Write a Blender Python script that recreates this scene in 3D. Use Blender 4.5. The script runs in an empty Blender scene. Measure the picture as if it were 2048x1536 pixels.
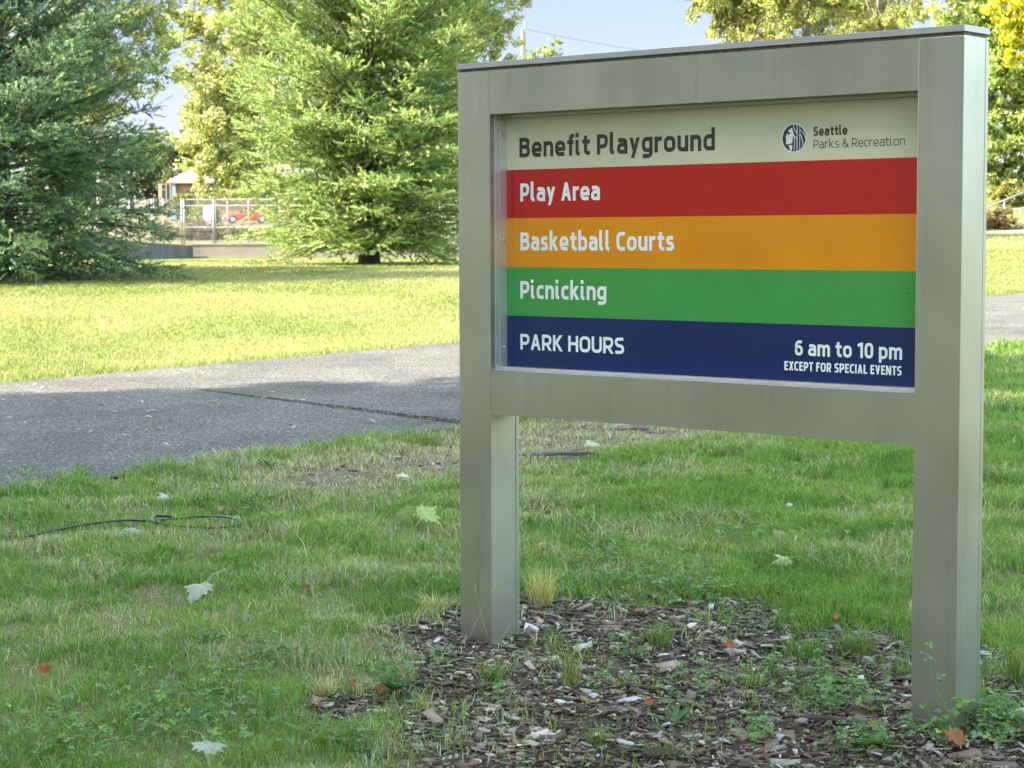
import bpy, math, random
import numpy as np
from mathutils import Vector, Matrix

# ------------------------------------------------------------------ camera, world, sun, exposure
scene = bpy.context.scene
C = scene.collection
F_PX, PITCH, ROLL, CAM_H = 3954.66, .0751, -.0038, 1.5      # focal length in pixels of a 2048 px wide frame
cp, sp, cr, sr = math.cos(PITCH), math.sin(PITCH), math.cos(ROLL), math.sin(ROLL)
FWD = Vector((0, cp, -sp)); UPC = Vector((0, sp, cp)); RT = Vector((1, 0, 0))
CR = cr*RT + sr*UPC; CU = -sr*RT + cr*UPC
cam = bpy.data.cameras.new('camera'); camo = bpy.data.objects.new('camera', cam); C.objects.link(camo)
camo.matrix_world = Matrix(((CR.x, CU.x, -FWD.x, 0), (CR.y, CU.y, -FWD.y, 0), (CR.z, CU.z, -FWD.z, CAM_H), (0, 0, 0, 1)))
cam.sensor_width = 36; cam.lens = 36*F_PX/2048; cam.clip_end = 3000
cam.dof.use_dof = True; cam.dof.focus_distance = 6.6; cam.dof.aperture_fstop = 14
scene.camera = camo

SUN_H = Vector((-.973, -.23, 0)).normalized(); SUN_E = math.radians(38)
world = bpy.data.worlds.new('World'); scene.world = world; world.use_nodes = True
wn = world.node_tree.nodes; sky = wn.new('ShaderNodeTexSky'); sky.sky_type = 'NISHITA'; sky.sun_disc = False
sky.sun_elevation = SUN_E; sky.sun_rotation = math.atan2(SUN_H.x, SUN_H.y)
sky.air_density = 1.0; sky.dust_density = .3; sky.ozone_density = 1.0
wl = world.node_tree.links; wtc = wn.new('ShaderNodeTexCoord'); wsp = wn.new('ShaderNodeSeparateXYZ'); wl.new(wtc.outputs['Generated'], wsp.inputs[0])
wr = wn.new('ShaderNodeValToRGB'); wl.new(wsp.outputs[2], wr.inputs[0]); we = wr.color_ramp.elements; we[0].position = .0; we[0].color = (.100, .092, .118, 1); we[1].position = .165; we[1].color = (1.0, .80, .56, 1); wq = we.new(.125); wq.color = (.110, .100, .132, 1)
wm = wn.new('ShaderNodeMix'); wm.data_type = 'RGBA'; wm.blend_type = 'MULTIPLY'; wm.inputs[0].default_value = 1; wl.new(sky.outputs[0], wm.inputs[6]); wl.new(wr.outputs[0], wm.inputs[7])
wl.new(wm.outputs[2], wn['Background'].inputs[0]); wn['Background'].inputs[1].default_value = .15
sl = bpy.data.lights.new('sun', 'SUN'); sl.energy = 2.0; sl.angle = math.radians(.55); sl.color = (1, .88, .72)
so = bpy.data.objects.new('sun', sl); C.objects.link(so); so.location = (-40, -10, 40)
so.rotation_euler = (-(SUN_H*math.cos(SUN_E) + Vector((0, 0, math.sin(SUN_E))))).to_track_quat('-Z', 'Y').to_euler()
scene.view_settings.view_transform = 'Standard'; scene.view_settings.look = 'None'
scene.view_settings.exposure = 3.45; scene.view_settings.gamma = 1
scene.cycles.max_bounces = 6; scene.cycles.transparent_max_bounces = 6

# ------------------------------------------------------------------ helpers
RNG = np.random.default_rng(7); random.seed(7)

def lerp(a, b, t): return a + (b-a)*t
def sstep(x): x = np.clip(x, 0, 1); return x*x*(3-2*x)
def vnoise(x, y, scale, seed=0):
    x = np.asarray(x, float)/scale + seed*17.13; y = np.asarray(y, float)/scale + seed*5.71
    xi = np.floor(x); yi = np.floor(y); fx = sstep(x-xi); fy = sstep(y-yi)
    def h(a, b):
        v = np.sin(a*127.1 + b*311.7 + seed*74.7)*43758.5453
        return v - np.floor(v)
    return lerp(lerp(h(xi, yi), h(xi+1, yi), fx), lerp(h(xi, yi+1), h(xi+1, yi+1), fx), fy)
def fbm(x, y, scale, seed=0): return .55*vnoise(x, y, scale, seed) + .3*vnoise(x, y, scale*.45, seed+3) + .15*vnoise(x, y, scale*.2, seed+8)

KN = np.array([(-80, -2), (0, -.17), (5.8, 0), (7.1, .04), (15, .26), (25, .55), (33, .75), (40, .86), (48, .87), (60, .78), (78, .63), (84, .63),
               (90, 1.2), (120, 1.5), (185, 2.65), (200, 3.7), (300, 6), (900, 16), (2500, 30)], float)
_ky = np.arange(-100, 2500, .5); _kz = np.interp(_ky, KN[:, 0], KN[:, 1])
_ks = np.convolve(np.pad(_kz, 4, mode='edge'), np.ones(9)/9, mode='valid')
_near = (_ky > 10) & (_ky < 76)
_kz = np.where(_near, _ks, _kz)
def gz(x, y):
    x = np.asarray(x, float); y = np.asarray(y, float)
    z = np.interp(y, _ky, _kz)
    side = sstep((x-5.5-(y-28)*.1)/4.)
    z = z + side*(sstep((y-26)/24)*.62 + sstep((y-51)/9)*1.5)
    return z
def at(px, py):
    """photograph pixel -> point on the ground"""
    d = CR*((px-1024)/F_PX) + CU*((768-py)/F_PX) + FWD
    t = 5.0
    for i in range(260):
        p = d*t; t += (CAM_H + p.z - float(gz(p.x, p.y)))/(-d.z+.03)*.5
    p = d*t; return Vector((p.x, p.y, float(gz(p.x, p.y))))
def px_at(px, py, Y):
    """photograph pixel -> point at distance Y"""
    d = CR*((px-1024)/F_PX) + CU*((768-py)/F_PX) + FWD
    t = Y/d.y; return Vector((d.x*t, Y, CAM_H + d.z*t))

def tag(o, label=None, cat=None, group=None, kind=None):
    if label: o['label'] = label
    if cat: o['category'] = cat
    if group: o['group'] = group
    if kind: o['kind'] = kind
    return o
def empty(name, loc, label, cat, group=None, rotz=0):
    o = bpy.data.objects.new(name, None); o.empty_display_size = .2; C.objects.link(o)
    o.location = loc; o.rotation_euler = (0, 0, rotz); return tag(o, label, cat, group)
def link(name, me, mats, parent=None, smooth=False):
    for m in (mats if isinstance(mats, (list, tuple)) else [mats]): me.materials.append(m)
    o = bpy.data.objects.new(name, me); C.objects.link(o)
    if parent is not None: o.parent = parent
    if smooth: me.polygons.foreach_set('use_smooth', np.ones(len(me.polygons), bool))
    return o
def np_mesh(name, V, loops, totals, col=None, midx=None):
    me = bpy.data.meshes.new(name); V = np.asarray(V, np.float32); loops = np.asarray(loops, np.int32).ravel(); totals = np.asarray(totals, np.int32)
    me.vertices.add(len(V)); me.vertices.foreach_set('co', V.ravel())
    me.loops.add(len(loops)); me.loops.foreach_set('vertex_index', loops)
    me.polygons.add(len(totals)); st = np.zeros(len(totals), np.int32); st[1:] = np.cumsum(totals)[:-1]
    me.polygons.foreach_set('loop_start', st)
    if midx is not None: me.polygons.foreach_set('material_index', np.asarray(midx, np.int32))
    if col is not None:
        a = me.color_attributes.new('col', 'FLOAT_COLOR', 'POINT'); c = np.ones((len(V), 4), np.float32); c[:, :3] = col
        a.data.foreach_set('color', c.ravel())
    me.update(calc_edges=True); me.validate(); return me

class MB:
    def __init__(s): s.v = []; s.f = []; s.m = []
    def add(s, vs, fs, m=0):
        n = len(s.v); s.v += [tuple(v) for v in vs]; s.f += [tuple(i+n for i in f) for f in fs]; s.m += [m]*len(fs); return s
    def box(s, lo, hi, m=0, M=None, skip=()):
        (a, b, c), (d, e, f) = lo, hi
        vs = [Vector(p) for p in ((a, b, c), (d, b, c), (d, e, c), (a, e, c), (a, b, f), (d, b, f), (d, e, f), (a, e, f))]
        if M is not None: vs = [M @ v for v in vs]
        fs = {'-z': (0, 3, 2, 1), '+z': (4, 5, 6, 7), '-y': (0, 1, 5, 4), '+x': (1, 2, 6, 5), '+y': (2, 3, 7, 6), '-x': (3, 0, 4, 7)}
        return s.add(vs, [f for k, f in fs.items() if k not in skip], m)
    def tube(s, pts, rad, n=6, m=0, caps=True):
        pts = [Vector(p) for p in pts]; rad = rad if isinstance(rad, (list, tuple)) else [rad]*len(pts); vs = []; fs = []
        for i, p in enumerate(pts):
            d = (pts[min(i+1, len(pts)-1)] - pts[max(i-1, 0)]).normalized()
            a = d.orthogonal().normalized() if i == 0 else (a - d*a.dot(d)).normalized()
            b = d.cross(a)
            for k in range(n):
                q = 2*math.pi*k/n; vs.append(p + (a*math.cos(q) + b*math.sin(q))*rad[i])
        for i in range(len(pts)-1):
            for k in range(n):
                fs.append((i*n+k, i*n+(k+1) % n, (i+1)*n+(k+1) % n, (i+1)*n+k))
        if caps: fs += [tuple(range(n-1, -1, -1)), tuple((len(pts)-1)*n+k for k in range(n))]
        return s.add(vs, fs, m)
    def lathe(s, prof, o, axis, n=16, m=0):
        axis = Vector(axis).normalized(); a = axis.orthogonal().normalized(); b = axis.cross(a); o = Vector(o); vs = []; fs = []
        for r, h in prof:
            for k in range(n):
                q = 2*math.pi*k/n; vs.append(o + axis*h + (a*math.cos(q)+b*math.sin(q))*r)
        for i in range(len(prof)-1):
            for k in range(n): fs.append((i*n+k, i*n+(k+1) % n, (i+1)*n+(k+1) % n, (i+1)*n+k))
        fs += [tuple(range(n-1, -1, -1)), tuple((len(prof)-1)*n+k for k in range(n))]
        return s.add(vs, fs, m)
    def build(s, name, mats, parent=None, smooth=False, bevel=0):
        me = bpy.data.meshes.new(name); me.from_pydata(s.v, [], s.f); me.update()
        me.polygons.foreach_set('material_index', np.array(s.m, np.int32))
        o = link(name, me, mats, parent, smooth)
        if bevel:
            b = o.modifiers.new('bevel', 'BEVEL'); b.width = bevel; b.segments = 2; b.limit_method = 'ANGLE'; b.angle_limit = math.radians(40)
        return o

# ------------------------------------------------------------------ materials
def mat(name, col=(.5, .5, .5), rough=.6, metal=0., spec=.5, var=0., vscale=5., bump=0., bscale=40., attr=False, trans=0., var_col=None, coat=0., vstretch=(1, 1, 1)):
    m = bpy.data.materials.new(name); m.use_nodes = True; nt = m.node_tree; N = nt.nodes; L = nt.links; p = N['Principled BSDF']
    p.inputs['Base Color'].default_value = (*col, 1); p.inputs['Roughness'].default_value = rough; p.inputs['Metallic'].default_value = metal
    p.inputs['Specular IOR Level'].default_value = spec; p.inputs['Coat Weight'].default_value = coat
    tc = N.new('ShaderNodeTexCoord'); src = None
    if attr:
        a = N.new('ShaderNodeAttribute'); a.attribute_name = 'col'; src = a.outputs['Color']
    if var:
        mp = N.new('ShaderNodeMapping'); mp.inputs['Scale'].default_value = vstretch; L.new(tc.outputs['Object'], mp.inputs[0])
        n = N.new('ShaderNodeTexNoise'); n.inputs['Scale'].default_value = vscale; n.inputs['Detail'].default_value = 6; L.new(mp.outputs[0], n.inputs['Vector'])
        r = N.new('ShaderNodeMapRange'); r.inputs[1].default_value = .3; r.inputs[2].default_value = .7; L.new(n.outputs['Fac'], r.inputs[0])
        mx = N.new('ShaderNodeMix'); mx.data_type = 'RGBA'; L.new(r.outputs[0], mx.inputs[0])
        if src is None: mx.inputs[6].default_value = (*col, 1)
        else: L.new(src, mx.inputs[6])
        vc = var_col or tuple(c*(1-var) for c in col); mx.inputs[7].default_value = (*vc, 1); src = mx.outputs[2]
    if src is not None: L.new(src, p.inputs['Base Color'])
    if bump:
        n2 = N.new('ShaderNodeTexNoise'); n2.inputs['Scale'].default_value = bscale; n2.inputs['Detail'].default_value = 3; L.new(tc.outputs['Object'], n2.inputs['Vector'])
        b = N.new('ShaderNodeBump'); b.inputs['Strength'].default_value = bump; b.inputs['Distance'].default_value = .01; L.new(n2.outputs['Fac'], b.inputs['Height']); L.new(b.outputs[0], p.inputs['Normal'])
    if trans:
        t = N.new('ShaderNodeBsdfTranslucent'); ms = N.new('ShaderNodeMixShader'); ms.inputs[0].default_value = trans
        if src is not None:
            g = N.new('ShaderNodeMix'); g.data_type = 'RGBA'; g.blend_type = 'MULTIPLY'; g.inputs[0].default_value = 1; L.new(src, g.inputs[6]); g.inputs[7].default_value = (1.35, 1.4, .85, 1)
            L.new(g.outputs[2], t.inputs[0])
        else: t.inputs[0].default_value = (*col, 1)
        out = N['Material Output']; L.new(p.outputs[0], ms.inputs[1]); L.new(t.outputs[0], ms.inputs[2]); L.new(ms.outputs[0], out.inputs[0])
    return m

M_grass = mat('grass_blades', attr=True, rough=.55, spec=.3, trans=.3)
M_leaf = mat('tree_leaves', attr=True, rough=.42, spec=.6, trans=.42)
M_needle = mat('spruce_needles', attr=True, rough=.5, spec=.4, trans=.22)
M_litter = mat('leaf_litter', attr=True, rough=.7, spec=.25, trans=.2)
M_chip = mat('bark_chips', attr=True, rough=.85, spec=.2, bump=.6, bscale=120)
M_bark = mat('tree_bark', (.075, .055, .042), .95, var=.6, vscale=6, bump=1, bscale=14, vstretch=(1, 1, .25))
M_palebark = mat('pale_bark', (.30, .26, .22), .9, var=.5, vscale=4, bump=.6, bscale=12, vstretch=(1, 1, .3))
M_sign = mat('sign_paint', (.43, .45, .405), .36, metal=.9, var=.14, vscale=3.2, bump=.03, bscale=160, vstretch=(1, 1, .45))
def weather(m, stretch=(20, 20, 1.3), lo=.80, spk=170):
    nt = m.node_tree; N = nt.nodes; L = nt.links; p = N['Principled BSDF']; src = p.inputs['Base Color'].links[0].from_socket
    tc = N.new('ShaderNodeTexCoord'); mp = N.new('ShaderNodeMapping'); mp.inputs['Scale'].default_value = stretch; L.new(tc.outputs['Object'], mp.inputs[0])
    n = N.new('ShaderNodeTexNoise'); n.inputs['Scale'].default_value = 1; n.inputs['Detail'].default_value = 5; n.inputs['Roughness'].default_value = .65; L.new(mp.outputs[0], n.inputs['Vector'])
    r = N.new('ShaderNodeMapRange'); r.inputs[1].default_value = .56; r.inputs[2].default_value = .78; r.inputs[3].default_value = 1; r.inputs[4].default_value = lo; L.new(n.outputs['Fac'], r.inputs[0])
    n2 = N.new('ShaderNodeTexNoise'); n2.inputs['Scale'].default_value = spk; n2.inputs['Detail'].default_value = 1; L.new(tc.outputs['Object'], n2.inputs['Vector'])
    r2 = N.new('ShaderNodeMapRange'); r2.inputs[1].default_value = .76; r2.inputs[2].default_value = .80; r2.inputs[3].default_value = 1; r2.inputs[4].default_value = .45; L.new(n2.outputs['Fac'], r2.inputs[0])
    n3 = N.new('ShaderNodeTexNoise'); n3.inputs['Scale'].default_value = 2.2; n3.inputs['Detail'].default_value = 4; L.new(tc.outputs['Object'], n3.inputs['Vector'])
    r3 = N.new('ShaderNodeMapRange'); r3.inputs[1].default_value = .3; r3.inputs[2].default_value = .7; r3.inputs[3].default_value = .86; r3.inputs[4].default_value = 1.08; L.new(n3.outputs['Fac'], r3.inputs[0])
    for q in (r, r2, r3):
        x = N.new('ShaderNodeMix'); x.data_type = 'RGBA'; x.blend_type = 'MULTIPLY'; x.inputs[0].default_value = 1; L.new(src, x.inputs[6]); L.new(q.outputs[0], x.inputs[7]); src = x.outputs[2]
    L.new(src, p.inputs['Base Color']); rr = N.new('ShaderNodeMapRange'); rr.inputs[3].default_value = .30; rr.inputs[4].default_value = .46; L.new(n3.outputs['Fac'], rr.inputs[0]); L.new(rr.outputs[0], p.inputs['Roughness'])
weather(M_sign)
M_alu = mat('brushed_aluminium', (.70, .70, .71), .38, metal=.75, var=.12, vscale=8)
M_gap = mat('cap_gasket', (.16, .13, .095), .95, var=.6, vscale=60)
M_cap = mat('cap_paint', (.42, .42, .43), .45, metal=.3, var=.1, vscale=4)
M_screw = mat('steel_screw', (.55, .54, .52), .3, metal=.9, var=.2, vscale=80)
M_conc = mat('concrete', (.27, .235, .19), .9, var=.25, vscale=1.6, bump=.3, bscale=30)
M_darkconc = mat('shaded_concrete', (.13, .135, .155), .9, var=.5, vscale=1.2, bump=.3, bscale=30)  # darker, bluer concrete: the shade on the left wall is put into its colour
M_galv = mat('galvanised_steel', (.30, .31, .32), .5, metal=.35, var=.12, vscale=6)
M_hose = mat('black_hose', (.012, .014, .018), .32, var=.4, vscale=30)
M_white = mat('white_lettering', (.80, .81, .82), .35, var=.04, vscale=30)
M_dark = mat('dark_lettering', (.028, .032, .030), .4, var=.2, vscale=30)
M_navy = mat('navy_ink', (.016, .030, .085), .35, var=.15, vscale=30)

def panel_mat(name, col):
    m = mat(name, col, .11, spec=.5, var=.10, vscale=5); m.node_tree.nodes['Principled BSDF'].inputs['Coat Roughness'].default_value = .10
    nt = m.node_tree; N = nt.nodes; L = nt.links; p = N['Principled BSDF']
    tc = N.new('ShaderNodeTexCoord'); n = N.new('ShaderNodeTexNoise'); n.inputs['Scale'].default_value = 190; n.inputs['Detail'].default_value = 2
    L.new(tc.outputs['Object'], n.inputs['Vector']); b = N.new('ShaderNodeBump'); b.inputs['Strength'].default_value = .35; b.inputs['Distance'].default_value = .0022
    L.new(n.outputs['Fac'], b.inputs['Height']); L.new(b.outputs[0], p.inputs['Normal']); L.new(b.outputs[0], p.inputs['Coat Normal']); return m
P_cream = panel_mat('cream_vinyl', (.62, .60, .43)); P_red = panel_mat('red_vinyl', (.46, .004, .003)); P_orange = panel_mat('orange_vinyl', (.72, .26, .001))
P_green = panel_mat('green_vinyl', (.045, .30, .062)); P_blue = panel_mat('blue_vinyl', (.002, .018, .105))

# ------------------------------------------------------------------ path lines on the ground
N0 = np.array((-2.75, 10.53)); dN = np.array((4.59+2.75, 19.06-10.53)); dN /= np.hypot(*dN)
F1 = np.array((-4.19, 16.14)); dF = np.array((6.66+4.19, 27.68-16.14)); dF /= np.hypot(*dF)
F0 = F1 - dF*3.2
nN = np.array((-dN[1], dN[0])); nF = np.array((-dF[1], dF[0]))
def path_d(x, y):
    """>0 inside the asphalt, distance to the nearest edge"""
    w1 = (fbm(x, y, .9, 5)-.5)*.34; w2 = (fbm(x, y, .7, 6)-.5)*.12
    d1 = (x-N0[0])*nN[0] + (y-N0[1])*nN[1] - w1
    d2 = -((x-F0[0])*nF[0] + (y-F0[1])*nF[1]) - w2
    return np.minimum(d1, d2)
def path_far(x, y): return (x-F0[0])*nF[0] + (y-F0[1])*nF[1]
# mulch bed outline (ground coordinates) and worn patches
MULCH = np.array([(-.40, 5.0), (-.46, 5.8), (-.56, 6.3), (-.46, 6.95), (-.42, 7.35), (-.12, 7.75), (.25, 7.85), (.6, 7.6), (.9, 7.55), (1.08, 7.25), (1.36, 6.72), (1.8, 6.78), (2.4, 6.7), (2.6, 5.0)])
def poly_d(x, y, P):
    x = np.asarray(x, float); y = np.asarray(y, float); d = np.full(x.shape, 1e9); ins = np.zeros(x.shape, bool)
    for (x1, y1), (x2, y2) in zip(P, np.roll(P, -1, 0)):
        ex, ey = x2-x1, y2-y1; t = np.clip(((x-x1)*ex+(y-y1)*ey)/(ex*ex+ey*ey), 0, 1)
        d = np.minimum(d, np.hypot(x-x1-t*ex, y-y1-t*ey)); c = ((y1 > y) != (y2 > y)) & (x < ex*(y-y1)/(ey if ey else 1e-9)+x1); ins ^= c
    return np.where(ins, d, -d)
def mulch(x, y): return sstep((poly_d(x, y, MULCH) + (fbm(x, y, .34, 11)-.5)*.95)/.32+.38)
def worn(x, y):
    """bare dry ground beside the path edge"""
    d1 = (x-N0[0])*nN[0] + (y-N0[1])*nN[1]; tt = (x-N0[0])*dN[0] + (y-N0[1])*dN[1]
    w = sstep(1-np.abs(-d1-.95)/.85)*sstep((tt-.7)/1.2)*sstep((7.4-tt)/1.6)
    return np.clip(w*2.4*(.2+1.2*fbm(x, y, .55, 21)), 0, 1)

# ------------------------------------------------------------------ ground sheet
def ground():
    def axis(segs):
        a = []
        for lo, hi, st in segs: a += list(np.arange(lo, hi, st))
        return np.array(a+[segs[-1][1]])
    xs = axis([(-2000, -300, 170), (-300, -60, 24), (-60, -14, 4), (-14, -4, .5), (-4, 6, .06), (6, 14, .5), (14, 60, 4), (60, 300, 24), (300, 2000, 170)])
    ys = axis([(-80, -8, 6), (-8, 4, .6), (4, 17, .06), (17, 40, .4), (40, 92, 1), (92, 200, 4), (200, 500, 20), (500, 2400, 150)])
    X, Y = np.meshgrid(xs, ys); Z = gz(X, Y)
    fine = ((X > -4) & (X < 6) & (Y > 4) & (Y < 17)); pd = path_d(X, Y)
    mu = mulch(X, Y); wo = worn(X, Y)
    Z = Z + np.where(fine & (pd < 0), (fbm(X, Y, .35, 31)-.5)*.05 + mu*(fbm(X, Y, .16, 33)-.4)*.03, 0)
    Z = Z - np.where(pd > .1, .03, 0)
    nx, ny = len(xs), len(ys); i = np.arange((ny-1)*(nx-1)); r = i//(nx-1); c = i % (nx-1); b = r*nx+c
    loops = np.stack([b, b+1, b+1+nx, b+nx], 1)
    col = np.stack([mu, wo, np.where(Y > 84, 1., np.where((Y < 20) & (path_far(X, Y) < .2), 0., .5))], -1).reshape(-1, 3)
    me = np_mesh('ground', np.stack([X, Y, Z], -1).reshape(-1, 3), loops, np.full(len(i), 4), col)
    m = bpy.data.materials.new('ground'); m.use_nodes = True; N = m.node_tree.nodes; L = m.node_tree.links; p = N['Principled BSDF']; p.inputs['Roughness'].default_value = .95; p.inputs['Specular IOR Level'].default_value = .1
    tc = N.new('ShaderNodeTexCoord'); at_ = N.new('ShaderNodeAttribute'); at_.attribute_name = 'col'; sx = N.new('ShaderNodeSeparateColor'); L.new(at_.outputs['Color'], sx.inputs[0])
    def noise(s, d=6):
        n = N.new('ShaderNodeTexNoise'); n.inputs['Scale'].default_value = s; n.inputs['Detail'].default_value = d; L.new(tc.outputs['Object'], n.inputs['Vector'])
        r_ = N.new('ShaderNodeMapRange'); r_.inputs[1].default_value = .32; r_.inputs[2].default_value = .68; L.new(n.outputs['Fac'], r_.inputs[0]); return r_.outputs[0]
    def mix(f, a, b_):
        x = N.new('ShaderNodeMix'); x.data_type = 'RGBA'
        for k, v in ((0, f), (6, a), (7, b_)):
            if isinstance(v, tuple): x.inputs[k].default_value = (*v, 1)
            else: L.new(v, x.inputs[k])
        return x.outputs[2]
    turf = mix(noise(.35), (.14, .18, .035), (.27, .26, .07)); turf = mix(noise(14), turf, (.11, .14, .035)); thatch = mix(noise(55), (.085, .07, .042), (.26, .215, .125)); thatch = mix(noise(9), thatch, (.11, .15, .04))
    def ramp_(lo, hi):
        q = N.new('ShaderNodeMapRange'); q.inputs[1].default_value = lo; q.inputs[2].default_value = hi; L.new(sx.outputs[2], q.inputs[0]); return q.outputs[0]
    turf = mix(ramp_(.0, .5), thatch, turf)
    soil = mix(noise(40), (.045, .034, .026), (.10, .078, .058)); dry = mix(noise(26), (.22, .18, .13), (.085, .066, .05))
    far = mix(noise(.2), (.17, .135, .085), (.10, .11, .04))
    c_ = mix(sx.outputs[1], turf, dry); c_ = mix(sx.outputs[0], c_, soil); c_ = mix(ramp_(.5, 1.), c_, far)
    L.new(c_, p.inputs['Base Color'])
    bn = N.new('ShaderNodeTexNoise'); bn.inputs['Scale'].default_value = 60; L.new(tc.outputs['Object'], bn.inputs['Vector']); b_ = N.new('ShaderNodeBump'); b_.inputs['Strength'].default_value = .8; b_.inputs['Distance'].default_value = .02
    L.new(bn.outputs['Fac'], b_.inputs['Height']); L.new(b_.outputs[0], p.inputs['Normal'])
    tag(link('ground', me, m), kind='structure')
ground()

# asphalt path with an open cross joint whose far slab has lifted
def asphalt_mat():
    m = bpy.data.materials.new('asphalt'); m.use_nodes = True; N = m.node_tree.nodes; L = m.node_tree.links; p = N['Principled BSDF']; p.inputs['Roughness'].default_value = .9; p.inputs['Specular IOR Level'].default_value = .15
    tc = N.new('ShaderNodeTexCoord')
    v = N.new('ShaderNodeTexVoronoi'); v.inputs['Scale'].default_value = 90; L.new(tc.outputs['Object'], v.inputs['Vector'])
    ra = N.new('ShaderNodeValToRGB'); ra.color_ramp.interpolation = 'LINEAR'; e = ra.color_ramp.elements; e[0].position = 0; e[0].color = (.06, .058, .056, 1); e[1].position = 1; e[1].color = (.27, .255, .235, 1)
    for pos, c in ((.45, .095), (.75, .135)): q = e.new(pos); q.color = (c, c*.94, c*.85, 1)
    s = N.new('ShaderNodeSeparateColor'); L.new(v.outputs['Color'], s.inputs[0]); L.new(s.outputs[0], ra.inputs[0])
    n = N.new('ShaderNodeTexNoise'); n.inputs['Scale'].default_value = 1.3; n.inputs['Detail'].default_value = 8; L.new(tc.outputs['Object'], n.inputs['Vector'])
    mr = N.new('ShaderNodeMapRange'); mr.inputs[1].default_value = .3; mr.inputs[2].default_value = .7; mr.inputs[3].default_value = .72; mr.inputs[4].default_value = 1.2; L.new(n.outputs['Fac'], mr.inputs[0])
    x = N.new('ShaderNodeMix'); x.data_type = 'RGBA'; x.blend_type = 'MULTIPLY'; x.inputs[0].default_value = 1; L.new(ra.outputs[0], x.inputs[6]); L.new(mr.outputs[0], x.inputs[7]); L.new(x.outputs[2], p.inputs['Base Color'])
    b = N.new('ShaderNodeBump'); b.inputs['Strength'].default_value = .9; b.inputs['Distance'].default_value = .006; L.new(v.outputs['Distance'], b.inputs['Height']); L.new(b.outputs[0], p.inputs['Normal']); return m
M_asph = asphalt_mat()
def path():
    ts = np.concatenate([np.arange(-14, -2, .5), np.arange(-2, 16, .12), np.arange(16, 70, 1.)]); ss = np.linspace(-.02, 1.01, 50)
    ca, cb = np.array((-2.33, 15.44)), np.array((-.37, 13.38))
    V = []
    grid = []
    for s in ss:
        A0 = lerp(N0, F0, s); d = lerp(dN, dF, s); row = []
        ex = cb-ca; det = d[0]*ex[1]-d[1]*ex[0]; tc = ((ca-A0)[0]*ex[1]-(ca-A0)[1]*ex[0])/det
        g = .004+.034*max(0, 1-s*1.15); t1 = ts[ts < tc-.1]; t2 = ts[ts > tc+.1]
        k = int(np.searchsorted(ts, tc))
        tt = ts.copy(); tt[k-2] = tc-g/2-.002; tt[k-1] = tc-g/2; tt[k] = tc+g/2; tt[k+1] = tc+g/2+.002
        p = A0[None]+d[None]*tt[:, None]
        grid.append((p, k))
    # the joint falls in a different column for each row, so build the two slabs and the groove separately
    mb = MB()
    def strip(cols):
        n0 = len(mb.v); n = len(cols[0])
        for c in cols: mb.v += [tuple(q) for q in c]
        for i in range(len(cols)-1):
            for j in range(n-1): mb.f.append((n0+i*n+j, n0+i*n+j+1, n0+(i+1)*n+j+1, n0+(i+1)*n+j)); mb.m.append(0)
    def pt(p, dz): return (p[0], p[1], float(gz(p[0], p[1]))+.012+dz)
    A, B, G = [], [], []
    for s in ss:
        A0 = lerp(N0, F0, s); d = lerp(dN, dF, s); ex = cb-ca; det = d[0]*ex[1]-d[1]*ex[0]; tc = ((ca-A0)[0]*ex[1]-(ca-A0)[1]*ex[0])/det
        wob = (vnoise(s*40, 0, 1, 3)-.5)*.03; g = .003+.040*max(0, 1-s*1.05); tc += wob; lift = .022*max(0, 1-s)
        ta = tc-g/2 - (1-np.linspace(0, 1, 60)**.45)*(tc+14); tb = tc+g/2 + np.linspace(0, 1, 120)**1.8*(70-tc)
        A.append([pt(A0+d*t, 0) for t in ta])
        B.append([pt(A0+d*t, lift*math.exp(-max(0, t-tc)/1.5)) for t in tb])
        G.append([pt(A0+d*ta[-1], 0), pt(A0+d*(tc-g*.3), -.03), pt(A0+d*(tc+g*.3), -.03), pt(A0+d*tb[0], lift)])
    strip(A); strip(G); strip(B)
    tag(mb.build('path', M_asph, smooth=False), kind='structure')
path()
# a second footpath at the foot of the steps, on the right
mb = MB(); q = [(8.5, 49.3), (11, 49.6), (14, 50), (20, 51)]
for (x1, y1), (x2, y2) in zip(q, q[1:]):
    mb.add([(x1, y1, float(gz(x1, y1))+.03), (x2, y2, float(gz(x2, y2))+.03), (x2, y2+2.6, float(gz(x2, y2+2.6))+.03), (x1, y1+2.6, float(gz(x1, y1+2.6))+.03)], [(0, 1, 2, 3)])
tag(mb.build('footpath', mat('gravel', (.40, .34, .27), .95, var=.3, vscale=20)), kind='structure')

# ------------------------------------------------------------------ the park sign
YAW, WID, PW, DEP = -.7049, 1.9841, .1497, .1555
ZT, ZO, ZI, ZR = CAM_H+.5776, CAM_H+.4245, CAM_H-.4808, CAM_H-.6344
sign = empty('park_sign', (-.1893, 7.1055, 0), 'grey metal park sign on two square posts with a striped rainbow panel', 'sign', rotz=YAW)
def gz_sign(u, d):
    p = Vector((-.1893, 7.1055, 0)) + Vector((math.cos(YAW)*u - math.sin(YAW)*d, math.sin(YAW)*u + math.cos(YAW)*d, 0)); return float(gz(p.x, p.y))
bv = .0025; BK = .134
for u0 in (0, WID-PW):
    b = MB(); zb = gz_sign(u0, .07)-.12
    b.box((u0, 0, zb), (u0+PW, BK, ZT)); b.box((u0+.004, BK-.001, zb+.01), (u0+PW-.004, BK+.0035, ZT-.002)); b.box((u0, BK+.0025, zb), (u0+PW, DEP, ZT-.008))
    o = b.build('post', M_sign, sign, bevel=bv)
    o['label'] = 'left square grey post of the sign' if u0 == 0 else 'right square grey post of the sign'
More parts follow.
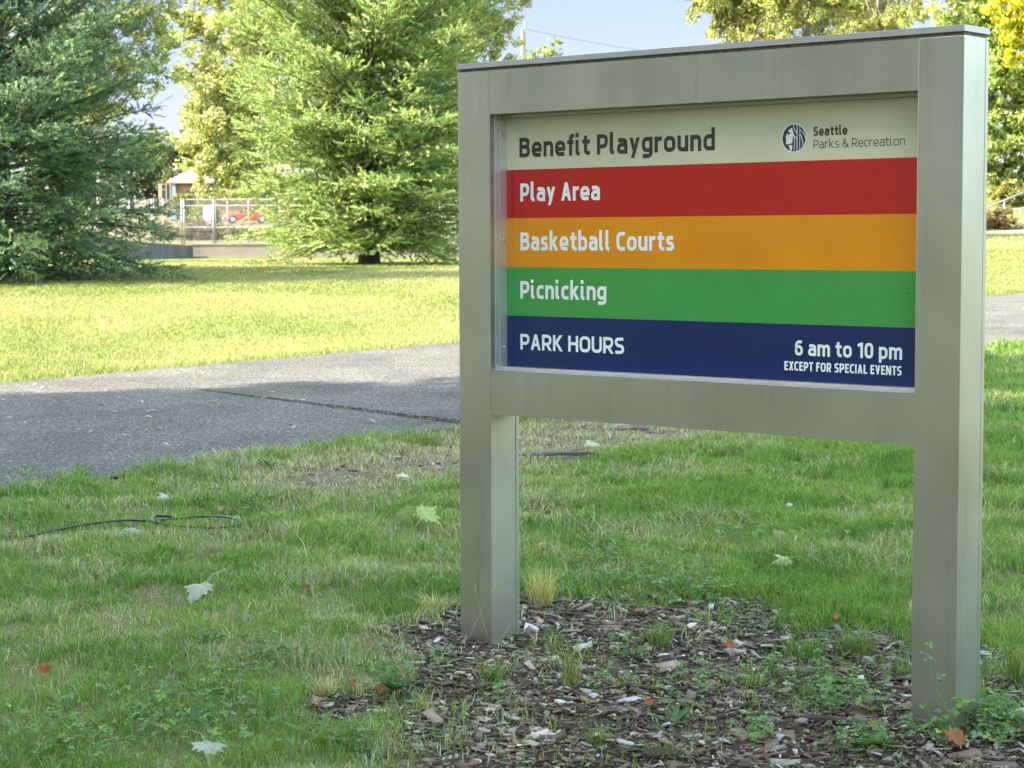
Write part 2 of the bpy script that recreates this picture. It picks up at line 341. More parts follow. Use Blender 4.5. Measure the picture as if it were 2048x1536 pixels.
for z0, z1, nm in ((ZO, ZT, 'top_rail'), (ZR, ZI, 'bottom_rail')):
    b = MB(); b.box((PW, .0006, z0), (WID-PW, BK, z1), skip=('-x', '+x')); b.box((PW, BK-.001, z0+.004), (WID-PW, BK+.0035, z1-.004), skip=('-x', '+x')); b.box((PW, BK+.0025, z0), (WID-PW, DEP-.0006, z1-.008), skip=('-x', '+x'))
    b.build(nm, M_sign, sign)
b = MB(); b.box((.006, .005, ZT), (WID-.006, DEP-.012, ZT+.012)); b.build('gasket', M_gap, sign)
b = MB(); b.box((-.0045, -.002, ZT+.011), (WID+.001, DEP+.002, ZT+.030)); b.build('cap', M_cap, sign, bevel=.001)
# the printed panel (one sheet, five printed colours) with its back
PD = .0889; bands = [ZI, CAM_H-.286, CAM_H-.113, CAM_H+.060, CAM_H+.231, ZO]
b = MB()
for i, (z0, z1) in enumerate(zip(bands, bands[1:])):
    b.add([(PW-.001, PD, z0), (WID-PW+.001, PD, z0), (WID-PW+.001, PD, z1), (PW-.001, PD, z1)], [(0, 1, 2, 3)], i)
b.box((PW-.001, PD+.0005, ZI), (WID-PW+.001, PD+.02, ZO), m=5, skip=('-y',))
panel = b.build('sign_panel', [P_blue, P_green, P_orange, P_red, P_cream, M_alu], sign)
# aluminium retaining strips round the panel, with screws
b = MB(); b.box((PW+.0003, .024, ZI), (PW+.0035, .043, ZO)); b.box((PW+.0003, .0445, ZI), (PW+.006, .0585, ZO)); b.box((PW+.0003, .060, ZI), (PW+.002, PD-.0006, ZO))
rl = b.build('retaining_strip', M_alu, sign, bevel=.0006)
b = MB(); b.box((PW+.007, .056, ZI+.0003), (WID-PW-.002, PD-.0006, ZI+.013)); b.box((PW+.007, .030, ZI+.0003), (WID-PW-.002, .044, ZI+.004)); b.build('retaining_strip', M_alu, sign, bevel=.0006)
b = MB(); b.box((PW+.007, .060, ZO-.012), (WID-PW-.002, PD-.0006, ZO-.0003)); b.build('retaining_strip', M_sign, sign, bevel=.0006)
b = MB(); b.box((WID-PW-.0016, .060, ZI), (WID-PW-.0003, PD-.0006, ZO)); b.build('retaining_strip', M_alu, sign)
for z in (CAM_H+.352, CAM_H-.018, CAM_H-.398):
    b = MB(); b.lathe([(.0075, 0), (.0072, .0016), (.0055, .0032), (.0028, .0034), (.0026, .0016)], (PW+.002, .0735, z), (1, 0, 0), 14); b.build('screw', M_screw, rl, smooth=True)

# lettering: every glyph is drawn as strokes of one weight ------------------------------
class Glyph:
    def __init__(s, h): s.h = h; s.st = []; s.quads = []
    def path(s, *c, n=2.45):
        pts = []
        for q in c:
            k, x, y = q
            if k in 'ML': pts.append((x, y))
            else:
                x0, y0 = pts[-1]
                for i in range(1, 11):
                    t = math.pi/2*i/10; a, b = math.sin(t)**(2/n), 1-max(0, math.cos(t))**(2/n)
                    pts.append((x0+(x-x0)*a, y0+(y-y0)*b) if k == 'H' else (x0+(x-x0)*b, y0+(y-y0)*a))
        s.st.append(pts); return s
    def diag(s, x0, y0, x1, y1):
        hw = s.h*math.hypot(x1-x0, y1-y0)/abs(y1-y0)*.97; s.quads.append([(x0-hw, y0), (x0+hw, y0), (x1+hw, y1), (x1-hw, y1)]); return s
M, L_, H, V_ = 'M', 'L', 'H', 'V'
def glyph(ch, h, k):
    X = .775; A = 1.1; g = Glyph(h); P = g.path; D = g.diag
    wd = dict(a=.60, e=.62, n=.60, f=.40, i=.30, t=.46, P=.64, l=.32, y=.60, g=.61, r=.42, o=.64, u=.60, d=.62, A=.70, s=.52, k=.60, b=.62, B=.66, C=.60, c=.50, K=.66, O=.72, U=.68, R=.67, H=.68, S=.60, m=.93, p=.62, E=.54, X=.66, T=.56, F=.52, I=.2, L=.50, V=.68, N=.70)
    wd.update({'6': .60, '1': .42, '0': .62, '&': .76, ' ': .20}); W = wd[ch]*k; m = W/2; r = W-h
    if ch in 'il1I': W = max(W, 2*h+.02)
    if ch == 'a': P((M, .07, X-h), (L_, m, X-h), (H, r, X*.66), (L_, r, 0)); P((M, r, .45), (L_, m, .45), (H, h, .225), (V_, m*.92, h), (L_, r, h))
    elif ch == 'e': P((M, h, .36), (L_, r, .36), (L_, r, .46), (V_, m, X-h), (H, h, X*.52), (L_, h, X*.44), (V_, m*1.05, h), (L_, W-.06, h))
    elif ch == 'n': P((M, h, 0), (L_, h, X)); P((M, h, X*.62), (V_, m*1.08, X-h), (H, r, X*.62), (L_, r, 0))
    elif ch == 'm':
        P((M, h, 0), (L_, h, X)); P((M, h, X*.64), (V_, W*.30, X-h), (H, m, X*.64), (L_, m, 0)); P((M, m, X*.64), (V_, W*.79, X-h), (H, r, X*.64), (L_, r, 0))
    elif ch == 'f': P((M, .13+h, 0), (L_, .13+h, .84), (V_, W+.03, A-h)); P((M, .01, X-h), (L_, W, X-h))
    elif ch == 'i': P((M, h, X), (L_, h, .20), (V_, h+.17, h*.9)); P((M, h, .90), (L_, h, .90+2.1*h))
    elif ch == 'l': P((M, h, A), (L_, h, .20), (V_, h+.17, h*.9))
    elif ch == 't': P((M, .11+h, X+.2), (L_, .11+h, .24), (V_, W, h)); P((M, 0, X-h), (L_, W, X-h))
    elif ch in 'PR':
        P((M, h, 0), (L_, h, 1)); P((M, h, 1-h), (L_, m, 1-h), (H, r-(.02 if ch == 'R' else 0), .70), (V_, m, .40), (L_, h, .40))
        if ch == 'R': D(r-.005, 0, m*.95, .42)
    elif ch == 'B': P((M, h, 0), (L_, h, 1)); P((M, h, 1-h), (L_, m, 1-h), (H, r-.03, .765), (V_, m, .535), (L_, h, .535)); P((M, h, .53), (L_, m, .53), (H, r, .29), (V_, m, h), (L_, h, h))
    elif ch == 'y': D(h*1.05, X, m+.01, .02); D(r*.99, X, W*.30, -.23)
    elif ch == 'g': P((M, r, X-h), (L_, m, X-h), (H, h, X*.56), (L_, h, X*.48), (V_, m, h+.03), (L_, r, h+.03)); P((M, r, X), (L_, r, .02), (V_, m, -.25+h), (L_, .06, -.25+h))
    elif ch == 'd': P((M, r, X-h), (L_, m*1.05, X-h), (H, h, X*.55), (L_, h, X*.45), (V_, m*1.05, h), (L_, r, h)); P((M, r, A), (L_, r, 0))
    elif ch == 'b': P((M, h, X-h), (L_, m*.95, X-h), (H, r, X*.55), (L_, r, X*.45), (V_, m*.95, h), (L_, h, h)); P((M, h, A), (L_, h, 0))
    elif ch == 'p': P((M, h, X-h), (L_, m*.95, X-h), (H, r, X*.55), (L_, r, X*.45), (V_, m*.95, h), (L_, h, h)); P((M, h, X), (L_, h, -.23))
    elif ch == 'r': P((M, h, 0), (L_, h, X)); P((M, h, X*.58), (V_, W, X-h))
    elif ch in 'o0O':
        T = X if ch == 'o' else 1.; q = .07 if ch == 'o' else .14
        P((M, m, h), (H, r, T/2-q), (L_, r, T/2+q), (V_, m, T-h), (H, h, T/2+q), (L_, h, T/2-q), (V_, m, h), (L_, m+.01, h))
    elif ch == 'u': P((M, h, X), (L_, h, X*.38), (V_, m*.98, h), (H, r, X*.40)); P((M, r, X), (L_, r, 0))
    elif ch == 'A': D(h*1.12, 0, m, 1); D(W-h*1.12, 0, m, 1); P((M, W*.22, .24+h), (L_, W*.78, .24+h))
    elif ch in 'sS':
        T = X if ch == 's' else 1.; P((M, W-.05, T-h), (L_, m, T-h), (H, h, T*.745), (V_, m*.9, T*.51), (L_, m*1.1, T*.49), (H, r, T*.255), (V_, m, h), (L_, .04, h))
    elif ch in 'kK':
        T = X if ch == 'k' else 1.; P((M, h, 0), (L_, h, A if ch == 'k' else 1)); D(h*1.6, T*.40, r-.04, T); D(r, 0, h*2.6, T*.56)
    elif ch in 'cC':
        T = X if ch == 'c' else 1.; P((M, W-.02, T-h), (L_, m*1.15, T-h), (H, h, T*.6), (L_, h, T*.4), (V_, m*1.15, h), (L_, W-.02, h))
    elif ch == 'U': P((M, h, 1), (L_, h, .34), (V_, m, h), (H, r, .34), (L_, r, 1))
    elif ch == 'H': P((M, h, 0), (L_, h, 1)); P((M, r, 0), (L_, r, 1)); P((M, h, .51), (L_, r, .51))
    elif ch == 'N': P((M, h, 0), (L_, h, 1)); P((M, r, 0), (L_, r, 1)); D(h*1.2, 1, W-h*1.2, 0)
    elif ch == 'E' or ch == 'F':
        P((M, h, 0), (L_, h, 1)); P((M, h, 1-h), (L_, W, 1-h)); P((M, h, .52), (L_, W-.05, .52))
        if ch == 'E': P((M, h, h), (L_, W, h))
    elif ch == 'L': P((M, h, 1), (L_, h, 0)); P((M, h, h), (L_, W, h))
    elif ch == 'T': P((M, m, 0), (L_, m, 1)); P((M, 0, 1-h), (L_, W, 1-h))
    elif ch == 'I': P((M, W/2, 0), (L_, W/2, 1))
    elif ch == 'V': D(h*1.1, 1, m, 0); D(W-h*1.1, 1, m, 0)
    elif ch == 'X': D(h*1.15, 0, W-h*1.15, 1); D(W-h*1.15, 0, h*1.15, 1)
    elif ch == '1': P((M, W-h-.02, 0), (L_, W-h-.02, 1)); P((M, .02, .80), (L_, W-h, .98-h*.6))
    elif ch == '6': P((M, W-.07, 1-h), (L_, m*1.1, 1-h), (H, h, .52), (L_, h, .30), (V_, m, h), (H, r, .30), (V_, m, .59), (H, h, .40))
    elif ch == '&': P((M, W, 0), (L_, W*.20, .66), (V_, W*.38, 1-h), (H, W*.58, .80), (V_, W*.36, .50), (H, h, .27), (V_, W*.40, h), (H, W*.86, .46))
    return g, W
def lettering(text, u0, u1, z, cap, m, wt, gap=.11):
    h = wt/2
    def width(k): return sum(glyph(c, h, k)[1] for c in text) + gap*(len(text)-1)
    tgt = (u1-u0)/cap; lo, hi = .4, 2.
    for _ in range(30):
        k = (lo+hi)/2
        if width(k) < tgt: lo = k
        else: hi = k
    mb = MB(); x = 0.; lay = 0
    for c in text:
        g, W = glyph(c, h, k)
        for pts in g.st:
            p = [Vector((a, b)) for a, b in pts]; q = [p[0]]
            for v in p[1:]:
                if (v-q[-1]).length > 1e-5: q.append(v)
            A, B = [], []
            for i, v in enumerate(q):
                d0 = (v-q[i-1]).normalized() if i else None; d1 = (q[i+1]-v).normalized() if i < len(q)-1 else None
                d = ((d0 or d1)+(d1 or d0)).normalized(); n = Vector((-d.y, d.x)); e = d1 or d0; mi = min(1.5, 1/max(.3, d.dot(e))); A.append(v+n*h*mi); B.append(v-n*h*mi)
            lay = (lay+1) % 5; y = PD-.0005-.00008*lay; N = len(q)
            mb.add([(u0+(x+v.x)*cap, y, z+v.y*cap) for v in A+B], [(N+i, N+i+1, i+1, i) for i in range(N-1)])
        for qd in g.quads:
            lay = (lay+1) % 5; y = PD-.0005-.00008*lay; mb.add([(u0+(x+a)*cap, y, z+b*cap) for a, b in qd], [(0, 1, 2, 3)])
        x += W+gap
    o = mb.build('lettering', m, panel); o['label'] = 'painted lettering reading ' + text
for t, u0, u1, z, cap, m, wt in (
        ('Benefit Playground', .2118, 1.0469, .2737, .0690, M_dark, .205), ('Play Area', .2155, .572, .119, .0632, M_white, .195),
        ('Basketball Courts', .215, .884, -.0540, .0640, M_white, .195), ('Picnicking', .214, .600, -.2245, .0622, M_white, .195),
        ('PARK HOURS', .2133, .6755, -.406, .0560, M_white, .19), ('6 am to 10 pm', 1.358, 1.742, -.385, .0480, M_white, .19),
        ('EXCEPT FOR SPECIAL EVENTS', 1.319, 1.741, -.4336, .0288, M_white, .19),
        ('Seattle', 1.4205, 1.543, .3070, .0288, M_dark, .21), ('Parks & Recreation', 1.4207, 1.744, .2680, .0270, M_dark, .105)):
    lettering(t, u0, u1, CAM_H+z, cap, m, wt)

# the round emblem: navy disc, white rim, profile and hair lines
def emblem():
    R_, cu_, cz_ = .0448, 1.3492, CAM_H+.3035
    def P(x, y): return ((x-740)/470*R_, (785-y)/555*R_)
    mb = MB(); layer = [0]
    def poly(pts, m):
        layer[0] += 1; y = PD-.0006-.00012*layer[0]
        mb.add([(cu_+a, y, cz_+b) for a, b in pts], [tuple(range(len(pts)))], m)
    def stroke(pts, w, m=1):
        layer[0] += 1; y = PD-.0006-.00012*layer[0]; p = [Vector((*P(*q), 0)) for q in pts]
        fine = []
        for i in range(len(p)-1):
            p0, p1, p2, p3 = p[max(i-1, 0)], p[i], p[i+1], p[min(i+2, len(p)-1)]
            for k in range(6):
                t = k/6; fine.append(.5*((2*p1)+(p2-p0)*t+(2*p0-5*p1+4*p2-p3)*t*t+(3*p1-p0-3*p2+p3)*t**3))
        fine.append(p[-1]); L, Rr = [], []; h = w/2/510*R_
        for i, q in enumerate(fine):
            d = (fine[min(i+1, len(fine)-1)]-fine[max(i-1, 0)]).normalized(); n = Vector((-d.y, d.x, 0)); L.append(q+n*h); Rr.append(q-n*h)
        k = len(fine); mb.add([(cu_+v.x, y, cz_+v.y) for v in L+Rr], [(i, i+1, k+i+1, k+i) for i in range(k-1)], m)
    circ = lambda r: [(math.cos(2*math.pi*i/64)*r*R_, math.sin(2*math.pi*i/64)*r*R_) for i in range(64)]
    poly(circ(1.03), 1); poly(circ(.955), 0)
    poly([P(*q) for q in ((668, 362), (560, 450), (500, 515), (545, 552), (625, 588), (608, 606), (552, 622), (520, 668), (506, 655), (490, 600), (470, 602), (432, 690), (402, 755), (437, 772), (424, 820), (442, 842), (432, 900), (424, 1008), (450, 1020), (560, 1008), (650, 986), (684, 940), (690, 800), (702, 740), (722, 705), (735, 690), (700, 570), (680, 450))], 1)
    poly([P(*q) for q in ((525, 1055), (660, 1058), (686, 1110), (668, 1200), (640, 1292), (580, 1262), (582, 1190), (550, 1120))], 1)
    stroke([(722, 252), (745, 400), (790, 510), (862, 605)], 32); stroke([(690, 520), (745, 690), (862, 845)], 30); stroke([(862, 258), (862, 1290)], 34); stroke([(968, 305), (968, 1238)], 26)
    stroke([(758, 725), (768, 950), (750, 1300)], 27); stroke([(968, 470), (1080, 570), (1188, 800)], 27); stroke([(968, 605), (1050, 800), (1090, 1000), (1088, 1120)], 28)
    o = mb.build('emblem', [M_navy, M_white], panel); o['label'] = 'round navy and white emblem with a face in profile and hair lines'
emblem()

# ------------------------------------------------------------------ trees
def leaf_cloud(P, Nrm, size, col, aspect=.62, up=.3):
    """P (n,3) leaf centres -> rhombic leaves with random attitude"""
    n = len(P); a = RNG.normal(size=(n, 3)); a[:, 2] -= up; a /= np.linalg.norm(a, axis=1)[:, None]
    b = RNG.normal(size=(n, 3)); b -= (b*a).sum(1)[:, None]*a; b /= np.linalg.norm(b, axis=1)[:, None]
    size = np.asarray(size)[:, None]; fold = np.cross(a, b)*size*.12
    V = np.stack([P-a*size*.5, P+b*size*aspect*.5+fold, P+a*size*.5, P-b*size*aspect*.5+fold], 1).reshape(-1, 3)
    return V, np.arange(4*n).reshape(-1, 4), np.full(n, 4), np.repeat(col, 4, 0)
def pal(n, cols, wts, jit=.2):
    c = np.array(cols)[RNG.choice(len(cols), n, p=np.array(wts)/sum(wts))]
    return np.clip(c*(1+RNG.normal(0, jit, (n, 1)))*(1+RNG.normal(0, .06, (n, 3))), .004, .9)

def broadleaf(name, label, X, Y, H, clumps, n, leaf, cols, wts, trunk_r=.2, bark=None, cat='tree', group=None, sub=5, trunk_top=.75):
    """clumps: list of (dx, dy, z, r) relative to the base"""
    if Y > 50: n = int(n*2.4); leaf *= 1.2; clumps = [(a, b, c, d*1.22) for a, b, c, d in clumps]
    z0 = float(gz(X, Y)); root = empty(name, (X, Y, z0), label, cat, group); tb = MB()
    tp = [Vector((RNG.normal(0, .03)*H*.2*k, RNG.normal(0, .03)*H*.2*k, H*trunk_top*k)) for k in np.linspace(0, 1, 7)]; tp[0] = Vector((0, 0, -.3))
    tb.tube(tp, [trunk_r*(1.25 if i == 0 else 1)*(1-.75*k) for i, k in enumerate(np.linspace(0, 1, 7))], 9)
    vol = np.array([c[3]**2.2 for c in clumps]); vol /= vol.sum(); PS = []; tone = []
    for (dx, dy, z, r), w in zip(clumps, vol):
        k = min(.95, max(.15, (z-r*.5)/(H*trunk_top)*.72)); s = tp[0].lerp(tp[-1], k); e = Vector((dx, dy, z))
        mid = s.lerp(e, .5)+Vector((RNG.normal(0, .15), RNG.normal(0, .15), .12*r)); tb.tube([s, mid, e], [trunk_r*.34, trunk_r*.2, trunk_r*.07], 5)
        nn = max(40, int(n*w)); m = max(3, int(sub*(1+r)*(2.6 if Y > 50 else 1))); sc = RNG.normal(size=(m, 3)); sc /= np.linalg.norm(sc, axis=1)[:, None]; sc *= (RNG.uniform(.3, 1.25 if Y > 50 else 1., (m, 1))*r)
        for q in sc[:7]: tb.tube([e, e+Vector(q)*.5+Vector((0, 0, -.05)), e+Vector(q)], [trunk_r*.08, trunk_r*.05, trunk_r*.02], 4)
        ci = RNG.integers(0, m, nn); rr = r*(RNG.uniform(.12, .42, (m, 1)) if Y > 50 else RNG.uniform(.22, .5, (m, 1)))[ci]
        d = RNG.normal(size=(nn, 3)); d /= np.linalg.norm(d, axis=1)[:, None]; d *= RNG.uniform(0, 1, (nn, 1))**.45*rr
        d[:, 2] = d[:, 2]*.8 - .1*rr[:, 0]
        PS.append(np.array((dx, dy, z))+sc[ci]*np.array((1, 1, .85))+d); tone.append((1+RNG.normal(0, .16, m))[ci])
    P = np.concatenate(PS); tone = np.concatenate(tone)[:, None]; col = pal(len(P), cols, wts)*tone
    V, lo, to, cc = leaf_cloud(P, None, leaf*RNG.uniform(.7, 1.25, len(P)), col)
    tb.build('trunk', bark or M_bark, root, smooth=True)
    link('crown', np_mesh('crown', V, lo, to, np.clip(cc, 0, .9)), M_leaf, root); return root

def crown(rx, z0, z1, n, rmin, rmax, seed, top=.5, low=.6):
    r = np.random.default_rng(seed); out = []
    for i in range(n):
        t = (i+.5)/n; z = lerp(z0, z1, t); prof = math.sin(math.pi*min(1, max(0, lerp(low*.5, 1-top*.25, t))))**.6
        a = i*2.4+r.uniform(0, .8); rad = rx*prof*math.sqrt(r.uniform(.15, 1)); out.append((rad*math.cos(a), rad*math.sin(a), z+r.normal(0, .2), r.uniform(rmin, rmax)))
    return out

def conifer(name, label, X, Y, H, R, nlimb, seed, cols, wts, trunk_r, needle=(.06, .014), K=15, droop=0., low=.035, step=.085, group=None, shoot=.19, zmax=1.):
    rg = np.random.default_rng(seed); z0 = float(gz(X, Y)); root = empty(name, (X, Y, z0), label, 'tree', group); tb = MB()
    tb.tube([(0, 0, -.3), (0, 0, .25), (0, 0, H*.3), (0, 0, H*.97)], [trunk_r*1.3, trunk_r, trunk_r*.8, .02], 10)
    SP, SD, SL, ST = [], [], [], []
    for i in range(nlimb):
        t = low + (1-low)*((i+.5)/nlimb)**1.15
        if t > zmax: break
        az = i*2.399+rg.normal(0, .25); L = R(t)*rg.uniform(.78, 1.12); rd = np.array((math.cos(az), math.sin(az), 0)); zs = t*H
        e0 = lerp(-.10-droop, .80, min(1, t*1.7)) + rg.normal(0, .07); cv = lerp(-.12-droop*.4, .16, min(1, t*2.2))
        def lp(s): return rd*(L*s) + np.array((0, 0, zs + L*(e0*s + cv*s*s)))
        pts = [lp(s) for s in np.linspace(0, 1, 6)]; r0 = min(trunk_r*.2, .008+L*.006)
        tb.tube(pts, [r0*(1-.85*s) for s in np.linspace(0, 1, 6)], 5, caps=False)
        nb = max(4, int(L*7.5)); side = 1
        lat = np.array((-rd[1], rd[0], 0)); tang = pts[-1]-pts[-2]; tang = tang/np.linalg.norm(tang)
        for j in range(nb):
            s = .12+.86*(j+.5)/nb; side = -side; base = lp(s)
            dl = lp(min(1, s+.05))-lp(s-.05); dl /= np.linalg.norm(dl)
            ang = rg.uniform(.6, 1.0); d = dl*math.cos(ang)+lat*side*math.sin(ang)+np.array((0, 0, rg.normal(lerp(.0, .30, min(1, t*2.5))-droop*.9, .32))); d /= np.linalg.norm(d)
            l = (.22+.62*(1-s)**.8)*min(1.15, .3+L*.30)*rg.uniform(.75, 1.2); m = max(2, int(l/step))
            for k in range(m+1):
                u = (k+.35)/(m+1); b = base+d*l*u+np.array((0, 0, -(.10+droop*.5)*l*u*u))
                if k == m: dd = d
                else:
                    lat2 = np.cross(d, (0, 0, 1)); sd = 1 if k % 2 else -1; dd = d*.72+lat2*sd*.68+np.array((0, 0, rg.normal(lerp(-.05, .38, min(1, t*2.5))-droop*.6, .32)))
                dd = dd/np.linalg.norm(dd); SP.append(b); SD.append(dd); SL.append(shoot*rg.uniform(.65, 1.2)*(1-.25*u)); ST.append(k == m)
        for k in range(6):
            s = 1-.1*k*.5; a = rg.normal(0, .5); dd = tang+lat*a+np.array((0, 0, rg.normal(.1, .2))); dd /= np.linalg.norm(dd); SP.append(lp(s)); SD.append(dd); SL.append(shoot*1.15*rg.uniform(.8, 1.3)); ST.append(True)
    SP = np.array(SP); SD = np.array(SD); SL = np.array(SL); n = len(SP)
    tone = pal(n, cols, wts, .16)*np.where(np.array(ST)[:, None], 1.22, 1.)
    a = np.cross(SD, rg.normal(size=(n, 3))); a /= np.linalg.norm(a, axis=1)[:, None]; b = np.cross(SD, a)
    V = np.empty((n, K, 3, 3), np.float32)
    for k in range(K):
        u = (k+.5)/K; q = k*2.4+rg.uniform(0, 6.28, n); pr = a*np.cos(q)[:, None]+b*np.sin(q)[:, None]; nd = SD*.62+pr*.78; nb_ = SP+SD*(SL*u)[:, None]
        wv = np.cross(SD, pr)*needle[1]*.5; ln = needle[0]*rg.uniform(.75, 1.2, (n, 1))*(1 if u < .9 else .8)
        V[:, k, 0] = nb_-wv; V[:, k, 1] = nb_+wv; V[:, k, 2] = nb_+nd*ln
    V = V.reshape(-1, 3); col = np.repeat(tone, K*3, 0).reshape(n, K, 3, 3); col[:, int(K*.6):] *= 1.18; col[:, :, 2] *= 1.12; col = col.reshape(-1, 3)
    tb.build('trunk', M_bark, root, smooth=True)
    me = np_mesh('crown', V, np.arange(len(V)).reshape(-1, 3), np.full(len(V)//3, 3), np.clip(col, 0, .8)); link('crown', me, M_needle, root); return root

def Rmid(t): return 3.15*np.interp(t, [0, .05, .18, .4, .6, .8, 1], [.62, .82, .95, 1.0, .92, .62, .02])
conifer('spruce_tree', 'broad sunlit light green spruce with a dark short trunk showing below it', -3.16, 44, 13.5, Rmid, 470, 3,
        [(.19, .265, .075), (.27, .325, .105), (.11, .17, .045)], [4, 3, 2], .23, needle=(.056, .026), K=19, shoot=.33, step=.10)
def Rleft(t): return 3.1*np.interp(t, [0, .04, .15, .28, .42, .56, .8, 1], [.75, .92, 1, .98, .72, .46, .2, .02])
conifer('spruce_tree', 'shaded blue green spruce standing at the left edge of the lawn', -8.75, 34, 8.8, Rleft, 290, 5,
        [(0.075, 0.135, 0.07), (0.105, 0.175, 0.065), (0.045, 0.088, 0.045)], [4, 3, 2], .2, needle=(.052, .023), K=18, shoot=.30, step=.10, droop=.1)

SIL = [(.28, .32, .12), (.40, .41, .19), (.18, .22, .07), (.50, .42, .12)]
p = px_at(205, 470, 70); broadleaf('poplar_tree', 'tall yellowing broadleaf tree rising behind the shaded spruce', p.x, 70, 13.5,
    [(-.6, 0, 12.6, 1.5), (.4, .3, 11.3, 1.6), (1.2, -.2, 9.9, 1.3), (-.9, .2, 10.0, 1.5), (1.7, 0, 8.3, 1.0), (-.4, 0, 8.2, 1.4), (-1.5, 0, 7.5, 1.3), (.3, .2, 6.4, 1.1), (-.8, 0, 5.2, 1.1), (1.9, .1, 7.0, .8), (-2., .2, 11.5, 1.2), (1.0, .1, 12.8, 1.1)],
    16000, .13, SIL, [4, 3, 3, 1.5], .2, M_palebark)
p = px_at(548, 470, 85); broadleaf('poplar_tree', 'pale silvery broadleaf tree hanging low between the two spruces', p.x, 85, 14,
    [(-3.25, 0, 9.6, 1.1), (-2.95, 0, 7.6, 1.2), (-2.55, .2, 5.8, 1.2), (-2.65, 0, 4.1, 1.1), (-1.45, 0, 11.0, 1.9), (-1.55, .3, 8.5, 1.8), (-1.45, 0, 6.0, 1.6), (-1.95, 0, 3.5, 1.0), (-1.15, 0, 3.6, 1.0), (-2.25, 0, 12.6, 1.7), (-0.05, .2, 9.5, 1.8), (-0.25, 0, 12.5, 1.9), (-0.45, .3, 4.6, 1.2), (-3.40, 0, 5.0, .7)],
    26000, .14, [(0.384, 0.416, 0.192), (0.240, 0.288, 0.096), (0.544, 0.544, 0.304), (0.480, 0.400, 0.112)], [4, 3, 2, 1], .22, M_palebark)
p = px_at(925, 470, 88); broadleaf('poplar_tree', 'yellow green broadleaf tree showing behind the right shoulder of the sunlit spruce', p.x, 88, 15,
    [(0, 0, 13.5, 2.0), (-1.2, .2, 11.2, 1.7), (1.0, 0, 11.4, 1.4), (.4, .2, 9.6, 1.6), (1.6, 0, 9.3, .9), (-1.0, 0, 8.0, 1.6), (.9, .1, 7.4, 1.3), (0, 0, 5.8, 1.4), (1.3, 0, 13.6, 1.2)], 18000, .14, SIL, [4, 3, 3, 2], .22, M_palebark)
p = px_at(1085, 470, 95); broadleaf('small_tree', 'small sparse tree top peeping over the left end of the sign cap', p.x, 95, 8.6,
    [(-.2, 0, 8.6, .55), (.45, 0, 8.9, .35), (.62, 0, 9.4, .25), (-.8, 0, 8.1, .5), (.1, 0, 7.4, .8), (-.3, 0, 6.2, 1.0), (.4, 0, 5.0, 1.0)], 3000, .13, SIL, [3, 2, 4, 1], .1, cat='tree', trunk_top=.9)
RIGHT = [(.30, .33, .12), (.38, .38, .16), (.18, .22, .07), (.52, .42, .12)]
for pxx, Y, H, n, cl, lab in (
        (1470, 78, 13.5, 13000, [(-.9, 0, 12.2, 1.0), (-.9, 0, 9.9, .9), (.9, 0, 10.7, .8), (-.3, .2, 11.8, .9), (.7, .1, 12.8, .9), (-.2, 0, 10.6, .9), (.5, .2, 11.6, 1.1), (.1, 0, 13.2, 1.2), (-.5, 0, 9.3, .8), (.9, 0, 9.7, .9), (.3, 0, 8.0, 1.0), (-1.1, 0, 11.0, .6)], 'open autumn tree above the middle of the sign cap'),
        (1610, 74, 13, 13000, [(-.8, 0, 10.4, 1.0), (.9, 0, 11.9, 1.0), (-.2, 0, 11.4, .9), (1.3, 0, 10.2, .8), (-1.2, 0, 9.4, .8), (.3, .2, 9.8, .8), (.6, .2, 10.8, 1.1), (0, 0, 12.4, 1.2), (-.2, 0, 8.9, .9), (1.0, 0, 9.2, .7), (.2, 0, 7.4, 1.0), (-1.3, .1, 12.0, .8)], 'pale barked autumn tree with bare limbs above the sign'),
        (1752, 82, 12, 7000, [(-.3, 0, 10.6, .7), (.9, 0, 10.3, .6), (.2, .2, 9.2, .9), (-.9, 0, 9.4, .6), (.4, 0, 12.3, .6), (1.5, 0, 9.6, .6), (0, 0, 7.5, 1.0)], 'thin green tree with sky gaps between its clumps'),
        (1895, 70, 14, 22000, [(-.8, 0, 9.6, 1.1), (.2, .2, 11.0, 1.4), (1.4, 0, 10.6, 1.3), (1.0, .2, 8.6, 1.4), (-.2, 0, 8.2, 1.2), (2.3, 0, 9.2, 1.2), (2.6, 0, 11.8, 1.3), (1.9, 0, 6.8, 1.4), (.2, 0, 6.2, 1.2), (.8, 0, 12.8, 1.3)], 'dense ochre and green tree behind the right post'),
        (1545, 92, 13, 9000, [(0, 0, 11.8, 1.2), (-1., 0, 10.8, 1.0), (1., 0, 10.9, 1.0), (.2, 0, 9.6, 1.2), (-.8, 0, 8.6, 1.0), (.8, 0, 8.3, 1.0), (0, 0, 13, .9)], 'yellow green tree filling in behind the pale barked one'),
        (1690, 95, 13, 9000, [(0, 0, 10.9, 1.1), (-1., 0, 11.6, 1.0), (1.1, 0, 10.2, .9), (.2, 0, 9.4, 1.2), (-.8, 0, 8.6, 1.0), (.8, 0, 8.3, 1.0), (1.6, 0, 8.9, .8)], 'lower green tree between the pale barked and the thin one')):
    p = px_at(pxx, 470, Y); broadleaf('poplar_tree', lab, p.x, Y, H, cl, n, .125, RIGHT, [4, 3, 3, 1.5], .17, M_palebark, group='autumn trees behind the sign')
